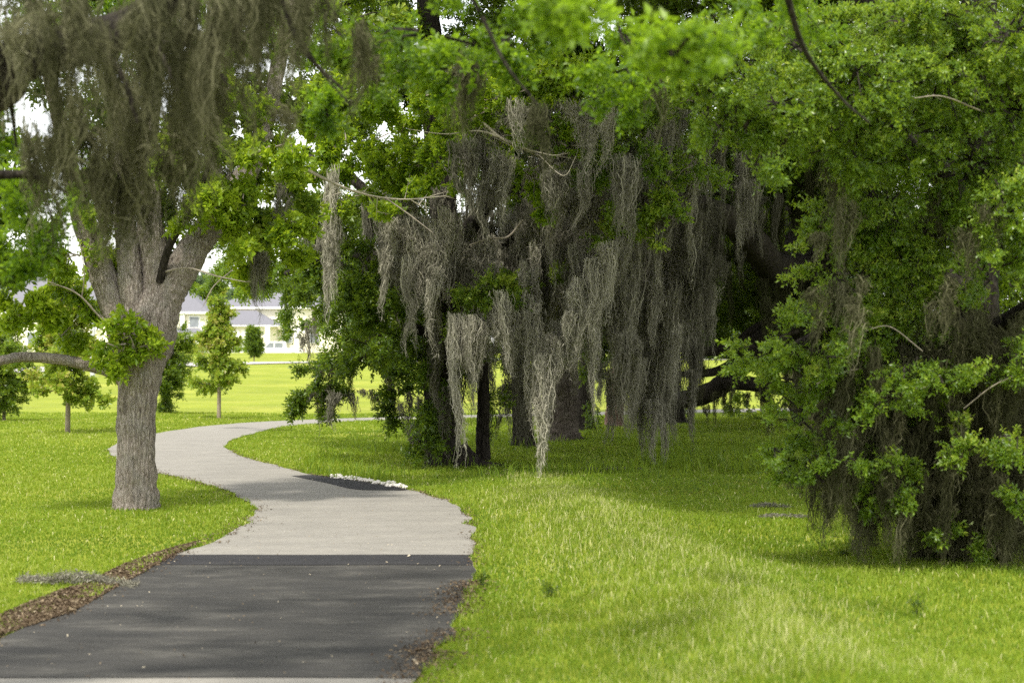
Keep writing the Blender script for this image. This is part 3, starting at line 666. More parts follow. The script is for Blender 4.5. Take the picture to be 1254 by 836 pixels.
# --- 3 the mossy oaks
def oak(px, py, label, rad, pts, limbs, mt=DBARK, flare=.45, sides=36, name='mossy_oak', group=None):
    r, b = tree_root(name, px, py, label, group=group)
    d = b[1]
    P = [(b[0], b[1], -.05)]+[W(p[0], p[1], p[2] if len(p) > 2 else d) for p in pts]
    R = [rad]+[p[3] if len(p) > 3 else rad*(1-.08*i) for i, p in enumerate(pts, 1)]
    mesh('trunk', tube(P, R, sides, .07, .07, 5, flare, px), mt, r, smooth=True, off=b)
    for L in limbs: limb(r, b, L, mt, sides=14, step=.1, ridges=3, rough=.08)
    return r, b
GRP = 'live oaks hung with Spanish moss'
# broad oak on the left of the grove
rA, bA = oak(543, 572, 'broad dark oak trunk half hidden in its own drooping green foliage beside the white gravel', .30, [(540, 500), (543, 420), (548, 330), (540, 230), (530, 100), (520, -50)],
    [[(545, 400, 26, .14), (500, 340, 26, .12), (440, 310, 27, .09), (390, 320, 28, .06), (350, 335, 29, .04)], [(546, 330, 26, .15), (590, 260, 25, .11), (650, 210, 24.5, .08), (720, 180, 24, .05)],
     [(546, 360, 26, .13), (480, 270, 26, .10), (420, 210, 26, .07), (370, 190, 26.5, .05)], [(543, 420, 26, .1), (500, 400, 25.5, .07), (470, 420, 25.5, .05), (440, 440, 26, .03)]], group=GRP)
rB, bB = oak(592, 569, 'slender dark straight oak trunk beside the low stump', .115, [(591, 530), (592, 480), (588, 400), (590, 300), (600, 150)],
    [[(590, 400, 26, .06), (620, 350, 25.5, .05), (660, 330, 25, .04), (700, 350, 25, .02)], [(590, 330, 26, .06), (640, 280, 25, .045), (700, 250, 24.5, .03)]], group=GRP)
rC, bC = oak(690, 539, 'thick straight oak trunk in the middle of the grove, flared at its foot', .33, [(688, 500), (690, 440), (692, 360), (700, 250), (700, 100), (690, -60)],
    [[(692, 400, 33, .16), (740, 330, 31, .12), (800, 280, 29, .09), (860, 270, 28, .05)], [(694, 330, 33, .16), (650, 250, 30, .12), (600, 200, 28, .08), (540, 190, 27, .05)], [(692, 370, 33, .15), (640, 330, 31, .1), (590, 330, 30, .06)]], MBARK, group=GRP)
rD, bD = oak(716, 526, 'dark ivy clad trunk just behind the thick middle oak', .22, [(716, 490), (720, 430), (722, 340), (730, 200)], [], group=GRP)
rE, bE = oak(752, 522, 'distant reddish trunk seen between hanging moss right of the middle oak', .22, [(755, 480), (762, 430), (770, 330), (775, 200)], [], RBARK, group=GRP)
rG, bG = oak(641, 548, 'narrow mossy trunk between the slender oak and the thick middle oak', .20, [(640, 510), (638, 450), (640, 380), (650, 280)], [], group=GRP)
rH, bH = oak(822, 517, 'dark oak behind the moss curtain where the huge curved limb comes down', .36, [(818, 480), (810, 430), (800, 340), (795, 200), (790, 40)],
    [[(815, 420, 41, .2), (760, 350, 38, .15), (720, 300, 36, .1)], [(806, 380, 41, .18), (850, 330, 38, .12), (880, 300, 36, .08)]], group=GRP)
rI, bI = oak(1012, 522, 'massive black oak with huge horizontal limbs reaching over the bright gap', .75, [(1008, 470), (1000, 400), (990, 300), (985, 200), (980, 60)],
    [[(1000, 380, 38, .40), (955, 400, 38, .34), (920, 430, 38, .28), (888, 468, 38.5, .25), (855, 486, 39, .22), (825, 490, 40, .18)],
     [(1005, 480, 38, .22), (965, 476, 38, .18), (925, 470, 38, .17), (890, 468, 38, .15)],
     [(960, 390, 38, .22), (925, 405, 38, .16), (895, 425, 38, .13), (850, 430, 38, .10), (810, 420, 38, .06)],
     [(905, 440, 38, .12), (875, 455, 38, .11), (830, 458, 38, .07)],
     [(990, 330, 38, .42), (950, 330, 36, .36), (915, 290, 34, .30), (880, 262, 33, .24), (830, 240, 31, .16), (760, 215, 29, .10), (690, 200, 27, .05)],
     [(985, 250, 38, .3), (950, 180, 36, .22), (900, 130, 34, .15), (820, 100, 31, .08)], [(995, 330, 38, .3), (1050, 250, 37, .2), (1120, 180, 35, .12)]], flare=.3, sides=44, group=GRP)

mesh('crown', foliage([B(380, 290, 28.5, 40, 30), B(420, 330, 28, 48, 34), B(375, 345, 29.5, 34, 24, .7), B(450, 280, 28, 50, 34), B(470, 350, 27, 50, 40), B(430, 390, 27, 48, 34), B(480, 410, 26.2, 44, 34),
      B(510, 370, 26, 42, 44), B(445, 440, 26.5, 42, 26), B(400, 450, 27, 34, 20), B(385, 475, 27.5, 22, 18), B(408, 490, 27, 16, 20), B(375, 500, 27.5, 12, 14, .8), B(500, 450, 25.6, 34, 38), B(490, 490, 25.8, 18, 26),
      B(525, 480, 25.2, 26, 60, 1.1), B(520, 540, 25.2, 24, 26), B(560, 430, 25.4, 22, 50), B(340, 270, 29, 34, 24, .45), B(335, 330, 30, 26, 20, .45), B(400, 345, 25, 36, 30, 1, .15), B(440, 330, 24.6, 40, 34, 1, .15), B(430, 385, 24.6, 40, 28, 1, .12), B(480, 385, 24.4, 36, 30, 1, .08), B(455, 420, 24.6, 40, 24, 1, .1), B(495, 330, 25, 30, 30, .8), B(380, 310, 25, 30, 24, .8, .1), B(450, 275, 25.4, 40, 22, .7, .1), B(420, 255, 27, 40, 24), B(610, 330, 24.4, 0, 0, 0)][:-1], 'oak', 105, .42, 34, .45)
    + foliage([B(520, 60, 26, 110, 70), B(430, 100, 27, 70, 60), B(560, 320, 29, 60, 90), B(500, 260, 28, 60, 60), B(600, 150, 27, 90, 70), B(400, -30, 27, 140, 80)], 'oak', 50, .35, scale=1.15), [LEAF['oak'], DBARK], rA, off=bA)
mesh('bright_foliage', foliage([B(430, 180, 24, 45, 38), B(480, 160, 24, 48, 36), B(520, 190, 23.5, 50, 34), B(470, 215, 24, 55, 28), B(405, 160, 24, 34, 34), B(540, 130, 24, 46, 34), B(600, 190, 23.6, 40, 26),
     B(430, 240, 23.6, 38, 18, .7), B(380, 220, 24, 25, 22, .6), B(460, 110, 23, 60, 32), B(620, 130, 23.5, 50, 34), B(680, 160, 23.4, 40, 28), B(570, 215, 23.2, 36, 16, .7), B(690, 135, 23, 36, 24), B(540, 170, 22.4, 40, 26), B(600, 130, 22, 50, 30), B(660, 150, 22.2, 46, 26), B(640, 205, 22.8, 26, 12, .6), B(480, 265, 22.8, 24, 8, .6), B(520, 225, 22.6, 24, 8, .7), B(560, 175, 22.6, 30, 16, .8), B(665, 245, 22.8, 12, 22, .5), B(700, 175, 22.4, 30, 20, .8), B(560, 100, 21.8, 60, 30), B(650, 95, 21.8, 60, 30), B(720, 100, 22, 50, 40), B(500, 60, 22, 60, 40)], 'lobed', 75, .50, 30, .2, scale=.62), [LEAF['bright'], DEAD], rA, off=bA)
mesh('crown', foliage([B(340, 250, 31, 36, 40, .7), B(300, 290, 34, 34, 30, .6), B(345, 200, 32, 40, 36, .6), B(360, 310, 30, 30, 26, .7), B(310, 220, 34, 36, 30, .5), B(440, 190, 32, 50, 46, .9), B(500, 200, 33, 50, 40, .9), B(470, 250, 33, 50, 30, .8), B(560, 200, 34, 50, 50, .9), B(400, 150, 32, 50, 40, .8), B(420, 250, 31, 40, 30, .8), B(330, 300, 31, 20, 24, .7), B(290, 330, 36, 30, 16, .5), B(362, 372, 31, 22, 20, .6), B(300, 352, 33, 26, 14, .4), B(262, 335, 36, 24, 14, .4), B(325, 345, 31, 24, 14, .5), B(366, 400, 33, 16, 16, .6), B(350, 350, 32, 22, 14, .6), B(285, 352, 36, 22, 12, .4), B(240, 345, 37, 24, 10, .35)], 'oak', 60, .5), [LEAF['gloss'], DBARK], rA, off=bA)
mesh('crown', foliage([B(605, 355, 23.4, 46, 20, 1.2, .25), B(640, 345, 23.6, 22, 14, .8, .2), B(585, 370, 23.4, 30, 18, 1., .2), B(575, 400, 23.6, 20, 12, .8, .2), B(585, 470, 26.5, 18, 40, .8), B(610, 500, 27, 14, 36, .7), B(680, 345, 24, 14, 12, .6, .2)], 'tiny', 110, .5, 24), [LEAF['oak'], DBARK], rB, off=bB)
mesh('crown', foliage([B(700, 230, 30, 90, 60), B(780, 180, 29, 90, 60), B(640, 240, 31, 80, 60), B(700, 120, 28, 110, 60), B(800, 90, 27, 110, 60), B(740, 300, 33, 80, 50, .8), B(740, 400, 30, 26, 30, .7), B(780, 465, 30, 30, 34, .8),
      B(640, 60, 28, 100, 60), B(700, -50, 27, 200, 80, .7)], 'oak', 50, .3, scale=1.15)+foliage([((1.5, 27, 10.5), (3.5, 3, 1.5)), ((5, 28, 10), (3.5, 3, 1.5)), ((-1.5, 30, 10.5), (3, 3, 1.5)), ((3, 33, 11), (5, 3, 1.6)), ((8.5, 27, 10), (3.5, 3, 1.5)), ((0.5, 24, 10), (3, 2.4, 1.2)), ((4.5, 24, 10), (3, 2.4, 1.2)), ((-2.2, 26, 9.5), (2.4, 2.4, 1.2)), ((7, 33, 11), (4, 3, 1.6)), ((0, 36, 12), (5, 3, 1.6))], 'oak', 30, .3, scale=2.2), [LEAF['oak'], DBARK], rC, off=bC)  # last, high boughs are out of view, added to shade the ground
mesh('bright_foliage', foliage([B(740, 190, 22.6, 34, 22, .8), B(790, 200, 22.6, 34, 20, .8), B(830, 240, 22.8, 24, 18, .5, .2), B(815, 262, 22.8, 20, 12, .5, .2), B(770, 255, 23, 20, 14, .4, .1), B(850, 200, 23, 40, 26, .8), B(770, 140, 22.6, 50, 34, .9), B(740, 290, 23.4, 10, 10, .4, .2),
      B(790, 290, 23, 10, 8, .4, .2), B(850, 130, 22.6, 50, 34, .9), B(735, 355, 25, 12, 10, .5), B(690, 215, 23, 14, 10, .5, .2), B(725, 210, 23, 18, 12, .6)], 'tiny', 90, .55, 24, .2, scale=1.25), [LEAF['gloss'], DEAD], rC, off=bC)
mesh('crown', foliage([B(722, 470, 36.5, 16, 60, 1.), B(722, 350, 36, 60, 60, .8), B(690, 400, 36, 40, 30, .6)], 'oak', 60, .35), [LEAF['oak'], DBARK], rD, off=bD)
mesh('crown', foliage([B(770, 400, 40, 50, 36, .8), B(790, 330, 40, 70, 50, .8), B(752, 445, 40, 30, 20, .6)], 'oak', 30, .35), [LEAF['oak'], DBARK], rE, off=bE)
mesh('crown', foliage([B(640, 410, 32, 60, 50, .9), B(650, 330, 33, 70, 50, .8), B(630, 470, 31, 24, 36, .8)], 'oak', 34, .3), [LEAF['oak'], DBARK], rG, off=bG)
mesh('crown', foliage([B(850, 380, 40, 90, 40, .9), B(800, 330, 38, 90, 60), B(900, 330, 40, 80, 60), B(870, 230, 36, 120, 70), B(800, 390, 36, 60, 40, .8), B(830, 350, 33, 44, 26, .7), B(790, 250, 36, 80, 60)], 'oak', 55, .28, scale=1.1), [LEAF['oak'], DBARK], rH, off=bH)
mesh('crown', foliage([B(960, 330, 41, 80, 110, 1.), B(880, 230, 45, 110, 90, 1.3), B(760, 200, 46, 120, 110, 1.), B(1000, 190, 44, 120, 90, 1.2), B(870, 370, 46, 100, 60, 1.), B(1010, 400, 46, 90, 60, 1.2), B(930, 270, 44, 60, 60, 1.2), B(1230, 330, 30, 80, 80, 1.), B(1250, 430, 30, 60, 50, 1.), B(1040, 330, 40, 90, 120, .9), B(980, 180, 37, 120, 90), B(1080, 150, 36, 150, 110), B(900, 120, 34, 130, 80), B(1180, 300, 38, 150, 140, .8), B(1090, 440, 42, 120, 50, .7),
      B(900, 0, 32, 160, 80), B(1080, -20, 33, 180, 90), B(1200, 100, 36, 140, 120, .8), B(915, 500, 44, 26, 22, .6, .3), B(1250, 440, 42, 120, 70, .7), B(845, 495, 43, 26, 18, .6, .2)], 'oak', 45, .28, 34, .25, .25, 1.25), [LEAF['oak'], DBARK], rI, off=bI)

# hanging moss: (px, top row, depth, width px, length px, tint); rear tints lower, shade put into the colour
HUNG = {}
def drapes(r, b, rows, mt=MOSS):
    HUNG.setdefault(r.name, (r, b, []))[2].extend([(*q, mt) for q in rows])
def hang_all():
    for r, b, rows in HUNG.values():
        rows = sorted(rows, key=lambda q: -q[3]*q[4]/q[2]); rest = []
        for i, (px, py, d, w_, l_, t_, mt) in enumerate(rows):
            o = drape(r, b, px, py, d, w_, l_, mt=mt, tint=t_)
            if i >= 96: rest.append(o)
        if rest:                                     # the smallest ones share one object
            V = []; off = np.asarray(b, float)
            for o in rest:
                me = o.data; c = np.empty(len(me.vertices)*3, np.float32); me.vertices.foreach_get('co', c)
                t = np.empty(len(me.vertices), np.float32); me.attributes['tint'].data.foreach_get('value', t)
                f4 = [p.vertices[:] for p in me.polygons if len(p.vertices) == 4]; f3 = [p.vertices[:] for p in me.polygons if len(p.vertices) == 3]
                c = c.reshape(-1, 3)+off; V.append((c, np.array(f4), 0, t)); V.append((c, np.array(f3), 0, t))
                bpy.data.objects.remove(o)
            mesh('moss_wisps', V, rows[-1][6], r, off=b, kind='stuff')
U = random.uniform
drapes(rA, bA, [(400, 225, 23.6, 16, 150, .8), (412, 215, 23.6, 12, 165, .8), (406, 260, 23.6, 14, 130, .7), (U(455, 480), 255, 23.5, 16, 90, .7), (490, 262, 23.4, 24, 110, .7), (520, 268, 23.4, 24, 110, .75), (545, 262, 23.3, 20, 95, .8), (470, 300, 23.6, 14, 90, .6), (505, 300, 23.4, 16, 130, .7), (530, 320, 23.3, 14, 110, .8), (398, 290, 25, 10, 90, .5), (418, 290, 25, 10, 80, .6), (370, 255, 26, 14, 60, .3), (362, 235, 26, 10, 70, .3),
   (460, 265, 25, 20, 90, .5), (475, 275, 25, 18, 100, .6), (490, 280, 24.6, 20, 110, .65), (505, 285, 24.6, 20, 110, .65), (520, 300, 24.4, 22, 95, .7), (530, 290, 24.4, 18, 120, .7), (545, 280, 24.2, 26, 60, .75), (560, 285, 24.2, 24, 50, .75),
   (470, 240, 25, 24, 80, .5), (450, 250, 25, 14, 80, .5), (500, 250, 25, 30, 90, .55), (380, 380, 27, 12, 60, .5), (395, 440, 27, 10, 80, .35), (385, 470, 27, 10, 55, .35), (410, 470, 26.6, 12, 60, .4), (372, 400, 27.4, 8, 60, .4),
   (425, 430, 27, 14, 60, .4), (500, 480, 25.4, 10, 60, .4), (498, 520, 25.4, 8, 45, .45), (515, 490, 25, 10, 80, .4), (478, 460, 26, 12, 70, .3), (440, 470, 27, 18, 40, .4), (460, 475, 27, 12, 30, .4), (535, 400, 24.8, 20, 120, .3), (550, 470, 25, 24, 90, .25)]
   + [(U(540, 570), U(300, 420), U(25.2, 27), U(20, 34), U(80, 150), U(.2, .45)) for _ in range(10)]
   + [(U(440, 570), U(200, 300), U(23.4, 26), U(26, 44), U(60, 120), U(.35, .75)) for _ in range(10)], MOSS)
drapes(rB, bB, [(570, 385, 23.2, 22, 75, .8), (560, 395, 23.2, 16, 175, .85), (568, 400, 23.2, 12, 150, .85), (580, 390, 23.2, 22, 90, .75), (600, 370, 23.2, 30, 80, .7), (615, 365, 23.2, 26, 90, .75), (632, 365, 23.2, 26, 100, .7), (645, 370, 23.3, 24, 85, .75),
   (662, 375, 23.2, 22, 120, .75), (658, 440, 23.2, 16, 120, .75), (664, 470, 23.2, 14, 112, .8), (668, 420, 23.2, 14, 130, .75), (585, 300, 24, 26, 80, .55), (600, 310, 24, 28, 70, .55), (560, 440, 26, 10, 100, .5), (688, 380, 23.6, 24, 60, .7), (700, 390, 23.6, 18, 70, .65)])
for pts in [[(575, 300, 24, .012), (600, 292, 24, .014), (622, 290, 24, .016), (640, 270, 24, .02)]]: limb(rB, bB, pts, DEAD, 'bare_branch', 7, step=.05)
# swag of moss running up to the right, and the curtains
drapes(rC, bC, [(672+i*9, 430-i*17, 23.3-.05*i, 20, 60+5*i, .8) for i in range(9)]
   + [(U(570, 770), U(150, 330), U(23.6, 29), U(26, 60), U(70, 190), U(.15, .75)) for _ in range(34)]
   + [(U(600, 700), U(250, 330), U(27, 31), U(24, 40), U(100, 160), U(.25, .45)) for _ in range(16)]
   + [(745, 300, 24, 30, 150, .6), (760, 280, 24, 30, 170, .6), (775, 290, 24, 34, 150, .55), (735, 330, 24, 26, 110, .65), (720, 260, 24, 30, 150, .6), (770, 420, 25, 18, 110, .6), (775, 430, 25, 22, 70, .55), (758, 430, 25.5, 20, 100, .5)])
drapes(rC, bC, [(U(560, 760), U(250, 400), U(23.2, 26), U(7, 14), U(60, 140), U(.35, .85)) for _ in range(26)])
drapes(rH, bH, [(U(740, 835), U(260, 430), U(24, 27), U(7, 14), U(60, 150), U(.3, .8)) for _ in range(26)]+[(U(700, 850), U(430, 480), U(26, 30), U(7, 12), U(50, 80), U(.3, .6)) for _ in range(12)])
drapes(rC, bC, [(U(550, 780), U(110, 210), U(21.6, 23), U(16, 40), U(60, 130), U(.35, .75)) for _ in range(16)])
drapes(rH, bH, [(U(780, 930), U(120, 250), U(22.5, 25), U(10, 22), U(70, 140), U(.35, .75)) for _ in range(10)])
drapes(rD, bD, [(U(700, 735), U(300, 420), U(34, 36), 20, U(80, 120), .35) for _ in range(10)])
drapes(rE, bE, [(740, 440, 33, 16, 50, .5), (752, 440, 33, 12, 60, .6), (765, 440, 33, 16, 70, .5), (728, 470, 36, 12, 30, .5), (740, 460, 36, 12, 35, .5)])
drapes(rG, bG, [(U(615, 665), U(360, 470), U(29, 31.5), 20, U(60, 90), U(.2, .35)) for _ in range(16)] + [(664, 480, 29.5, 16, 80, .35), (628, 470, 30, 14, 75, .3), (605, 495, 31, 10, 60, .3)])
drapes(rH, bH, [(U(755, 855), U(150, 350), U(24.5, 32), U(24, 46), U(70, 190), U(.12, .6)) for _ in range(30)]+[(U(860, 950), U(150, 260), U(28, 34), U(12, 26), U(50, 110), U(.05, .4)) for _ in range(8)]
   + [(790, 400, 26, 26, 120, .55), (800, 420, 26, 22, 150, .6), (812, 430, 26, 22, 140, .5), (808, 480, 25.6, 12, 95, .65), (785, 450, 26, 18, 130, .5), (823, 440, 27, 18, 110, .45), (840, 400, 30, 26, 100, .35), (850, 420, 30, 22, 80, .3), (795, 440, 26, 26, 110, .5)]
   + [(910, 180, 26, 12, 130, .6), (908, 200, 26, 10, 110, .6), (866, 150, 25, 14, 90, .6), (855, 170, 25, 14, 70, .6), (800, 120, 24, 14, 110, .6), (806, 110, 24, 12, 90, .6)])
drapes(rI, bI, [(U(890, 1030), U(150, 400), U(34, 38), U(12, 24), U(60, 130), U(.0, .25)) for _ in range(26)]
   + [(950, 400, 35, 22, 120, .35), (940, 420, 35, 22, 120, .35), (945, 470, 35, 14, 90, .15), (958, 430, 35, 18, 120, .15), (900, 470, 37.5, 8, 40, .4), (888, 480, 37.5, 6, 30, .4), (930, 475, 37.5, 8, 40, .4), (918, 476, 37.5, 6, 30, .4), (865, 490, 38, 6, 30, .4), (878, 480, 38, 8, 50, .4), (970, 478, 37.5, 8, 50, .4), (860, 440, 37, 16, 60, .35), (845, 460, 37, 18, 60, .35)], DMOSS)  # low tints and dark moss paint the shade of the hollow

# the pale dead branch above the grove
for pts in [[(500, 158, 22, .006), (545, 164, 22, .010), (585, 160, 22, .014), (612, 168, 22, .022), (650, 184, 22.3, .016), (700, 194, 22.5, .008)], [(580, 140, 22, .02), (597, 155, 22, .024), (615, 170, 22, .024), (640, 182, 22.4, .02), (690, 205, 24, .03)],
            [(650, 184, 22.2, .008), (675, 190, 22, .006), (693, 188, 22, .003)], [(660, 190, 22.3, .010), (690, 215, 22, .007), (705, 192, 22, .003)], [(590, 152, 22, .006), (575, 178, 22, .003)]]:
    limb(rC, bC, [(*q[:3], q[3]*.75) for q in pts], PALE, 'bare_branch', 7, step=.05)

# stump
gx, gy = G(566, 573)
st = empty('tree_stump', (gx, gy, 0), 'low dark broken stump at the foot of the slender oak', 'stump')
mesh('stump_body', tube([(gx, gy, -.03), (gx+.02, gy, .15), (gx+.03, gy, .26), (gx+.05, gy, .34)], [.24, .19, .15, .06], 30, .02, .2, 5, .3, 2), DBARK, st, smooth=True, off=(gx, gy, 0))
mesh('exposed_root', tube([(gx+.15, gy-.05, .08), (gx+.45, gy-.1, .05), (gx+.8, gy+.05, .02)], [.07, .05, .02], 12, .04, .1), DBARK, st, smooth=True, off=(gx, gy, 0))

# --- 4 the leafy oak on the right
rR, bR = tree_root('leafy_oak', 1195, 694, 'large leafy oak close by on the right with bright leaves over curtains of moss', 'tree')
mesh('trunk', tube([(bR[0], bR[1]+.3, -.05)]+[W(*p) for p in [(1192, 600, 14.6), (1185, 480, 14.6), (1190, 350, 14.7), (1200, 200, 14.9), (1200, 0, 15), (1200, -200, 15)]], [.30, .26, .25, .22, .18, .14, .08], 40, .05, .07, 5, .4, 7), DBARK, rR, smooth=True, off=bR)
for L in [[(1188, 470, 14.6, .13), (1110, 420, 14.2, .10), (1040, 400, 13.8, .07), (960, 430, 13.6, .03)], [(1190, 380, 14.6, .14), (1100, 290, 14, .1), (1040, 260, 13.5, .06), (1000, 280, 13.4, .03)],
          [(1200, 280, 14.8, .14), (1120, 180, 14, .1), (1000, 130, 13.2, .07), (880, 150, 12.8, .03)], [(1190, 500, 14.6, .08), (1130, 520, 14, .06), (1060, 560, 13.8, .04), (1010, 590, 13.8, .02)],
          [(1200, 300, 14.8, .12), (1260, 200, 14, .09), (1330, 120, 13.4, .05)], [(1200, 120, 15, .12), (1100, 20, 14, .08), (980, -20, 13, .04)], [(1190, 420, 14.6, .1), (1250, 380, 13.6, .06), (1290, 350, 13, .03)]]:
    limb(rR, bR, L, DBARK, sides=14, step=.06, ridges=3)
bl = [B(1030, 280, 13.4, 50, 44), B(1080, 250, 13.4, 60, 44), B(1040, 340, 13.4, 62, 44), B(1100, 330, 13.6, 60, 50), B(1000, 400, 13.2, 55, 34), B(1060, 400, 13.6, 60, 40), B(945, 435, 13.2, 46, 26), B(985, 455, 13.4, 50, 34),
      B(1050, 460, 13.6, 60, 40), B(985, 510, 13.4, 52, 36), B(1020, 540, 13.6, 44, 32), B(975, 560, 13.4, 40, 28), B(1080, 520, 13.9, 40, 40, .8), B(1010, 590, 13.4, 44, 18, .7), B(1130, 440, 13.5, 60, 40, .9), B(1120, 480, 13.3, 40, 26, .8),
      B(1150, 380, 13.6, 60, 44, .7), B(1160, 280, 13.5, 60, 44, .9), B(1220, 330, 12.8, 44, 44), B(1240, 250, 12.6, 50, 40), B(1180, 200, 13, 70, 50), B(1100, 170, 13, 70, 44), B(1240, 130, 12.8, 70, 50), B(1040, 180, 12.8, 60, 40, .9),
      B(1140, 90, 12.8, 80, 50), B(1050, 100, 12.4, 70, 50), B(960, 130, 12.4, 60, 44), B(900, 160, 12.2, 46, 40), B(860, 120, 12.2, 50, 40, .8), B(920, 205, 12.2, 34, 20, .8), B(1250, 40, 12.6, 80, 50), B(1000, 50, 12.6, 80, 44), B(1130, 20, 12.8, 80, 40),
      B(900, 70, 12.0, 60, 44, .8), B(1270, 420, 12.8, 44, 44), B(1075, 590, 13.4, 30, 26, .7, .1), B(1110, 560, 13.3, 26, 22, .6, 0), B(1160, 520, 13.4, 30, 30, .6, .1), B(1240, 530, 12.8, 30, 30, .6), B(1090, 570, 13.2, 22, 12, .6, .05), B(1200, 450, 13, 30, 24, .5),
      B(1330, 300, 13.4, 70, 120, .7), B(1330, 100, 13.4, 80, 120, .7), B(1310, 500, 13.6, 60, 60, .7)]
bl = [(q[0], q[1], q[2]*(.5 if q[0][2] < 1.5 else .85 if q[0][2] < 2.4 else 1.0), q[3]-(.08 if q[0][2] < 1.5 else 0)) for q in bl]
mesh('crown', foliage(bl+[B(1235, 560, 12.9, 22, 26, .6, .1), B(1245, 620, 12.9, 20, 22, .5), B(1180, 555, 12.9, 18, 20, .5, .1), B(1105, 600, 13.2, 18, 16, .5), B(1150, 650, 13.4, 16, 12, .5), B(1215, 665, 13.4, 20, 10, .5), B(1060, 610, 13.4, 14, 14, .5), B(1040, 430, 12.9, 40, 26, .4), B(1110, 450, 12.9, 40, 24, .35), B(1080, 500, 12.9, 34, 22, .3), B(1160, 470, 12.8, 34, 22, .3), B(1030, 560, 13, 30, 20, .3)], 'tiny', 280, .55, 20, .55, .30, .74, spread=.75) + foliage([B(1200, 200, 15.4, 170, 130, .6), B(1130, 400, 15.6, 110, 90, .6), B(1230, 560, 15.6, 90, 70, .6), B(1080, 60, 15, 170, 90, .5), B(1150, -160, 14, 260, 110, .35), B(1230, 640, 15, 80, 34, .7)], 'tiny', 100, .3, 40, .2, .3, 1.3) + foliage([((3.2, 16.5, 8.8), (3.0, 2.4, 1.1)), ((7.2, 17.5, 8.8), (3, 3, 1.5)), ((2.2, 20.5, 10.2), (2.8, 2.6, 1.1)), ((6, 21, 10), (3, 2.6, 1.2)), ((.2, 15.4, 9), (2, 1.6, .9)), ((2.8, 14.8, 9.2), (2.2, 1.6, .9)), ((1.2, 18, 9.5), (2.2, 1.8, .9)), ((4, 18, 9.5), (2.4, 1.8, .9))], 'oak', 44, .3, scale=2.2),  # topmost boughs are unseen, added to cast shade on the lawn
     [LEAF['gloss'], DBARK], rR, off=bR)
for L in [[(1000, 470, 13.0, .010), (1035, 455, 13.1, .014), (1075, 450, 13.4, .018)], [(1180, 500, 13, .006), (1220, 470, 13, .010), (1270, 450, 13, .014)],
          [(1130, 430, 13, .01), (1090, 400, 13, .008), (1060, 405, 13, .004)], [(1120, 120, 12.2, .006), (1155, 118, 12.3, .01), (1200, 135, 12.6, .014)], [(1110, 655, 13.6, .006), (1150, 640, 13.8, .008), (1180, 615, 14, .012)]]:
    limb(rR, bR, [(*q[:3], q[3]*.55) for q in L], DEAD, 'bare_branch', 7, step=.04)
rows = [(U(1000, 1270), U(420, 540), U(13.1, 13.8), U(10, 24), U(70, 150), U(.15, .6)) for _ in range(20)]+[(U(1120, 1275), U(590, 640), U(13.3, 14.2), U(14, 24), U(50, 100), U(.3, .6)) for _ in range(14)]+[(1015, 590, 13.6, 22, 70, .6), (1025, 570, 13.7, 24, 80, .55), (1040, 520, 13.9, 30, 120, .4), (1060, 540, 13.9, 30, 120, .4), (1075, 560, 14, 24, 110, .4), (1090, 530, 14, 28, 110, .35), (1045, 450, 14, 36, 140, .35),
        (1070, 440, 14.1, 36, 140, .35), (1130, 520, 14.0, 34, 170, .35), (1150, 540, 14, 34, 150, .4), (1160, 560, 13.7, 24, 132, .55), (1175, 500, 13.9, 34, 180, .35), (1140, 600, 14, 30, 88, .4), (1200, 480, 13.8, 36, 205, .35),
        (1225, 500, 13.9, 36, 190, .35), (1245, 520, 13.8, 34, 170, .35), (1195, 560, 13.6, 30, 128, .4), (1265, 480, 13.8, 36, 210, .3), (1150, 250, 13.4, 36, 90, .55), (1175, 230, 13.4, 34, 100, .5), (1130, 270, 13.6, 28, 80, .5), (1100, 400, 13.8, 40, 100, .35),
        (1180, 380, 13.4, 46, 140, .4), (1215, 390, 13.3, 46, 140, .4), (1245, 400, 13.3, 40, 140, .4), (1160, 420, 13.6, 40, 120, .4), (1135, 440, 13.7, 30, 130, .4), (1205, 440, 13.4, 36, 140, .4), (1185, 620, 13.7, 30, 74, .45), (1235, 600, 13.6, 34, 100, .35),
        (975, 430, 13.8, 30, 60, .5), (985, 470, 13.8, 26, 60, .45), (950, 150, 12.8, 18, 60, .5), (1010, 150, 13.2, 30, 90, .45), (1210, 60, 13.2, 40, 80, .5), (1080, 470, 14, 30, 120, .4)]
rows += [(U(1000, 1270), U(380, 560), U(13.9, 15.4), U(30, 50), U(110, 190), U(.2, .4)) for _ in range(40)]
rows += [(U(1010, 1275), U(480, 600), U(13.1, 14.3), U(6, 14), U(60, 190), U(.15, .7)) for _ in range(44)]
rows += [(U(990, 1260), U(170, 400), U(12.5, 13.3), U(8, 18), U(50, 110), U(.3, .75)) for _ in range(16)]
rows += [(U(1110, 1270), U(560, 620), U(13.7, 14.8), U(24, 36), U(80, 130), U(.25, .45)) for _ in range(16)]
drapes(rR, bR, rows, DMOSS)  # brown moss, tints lowered to carry the shadow tone as well

hang_all()
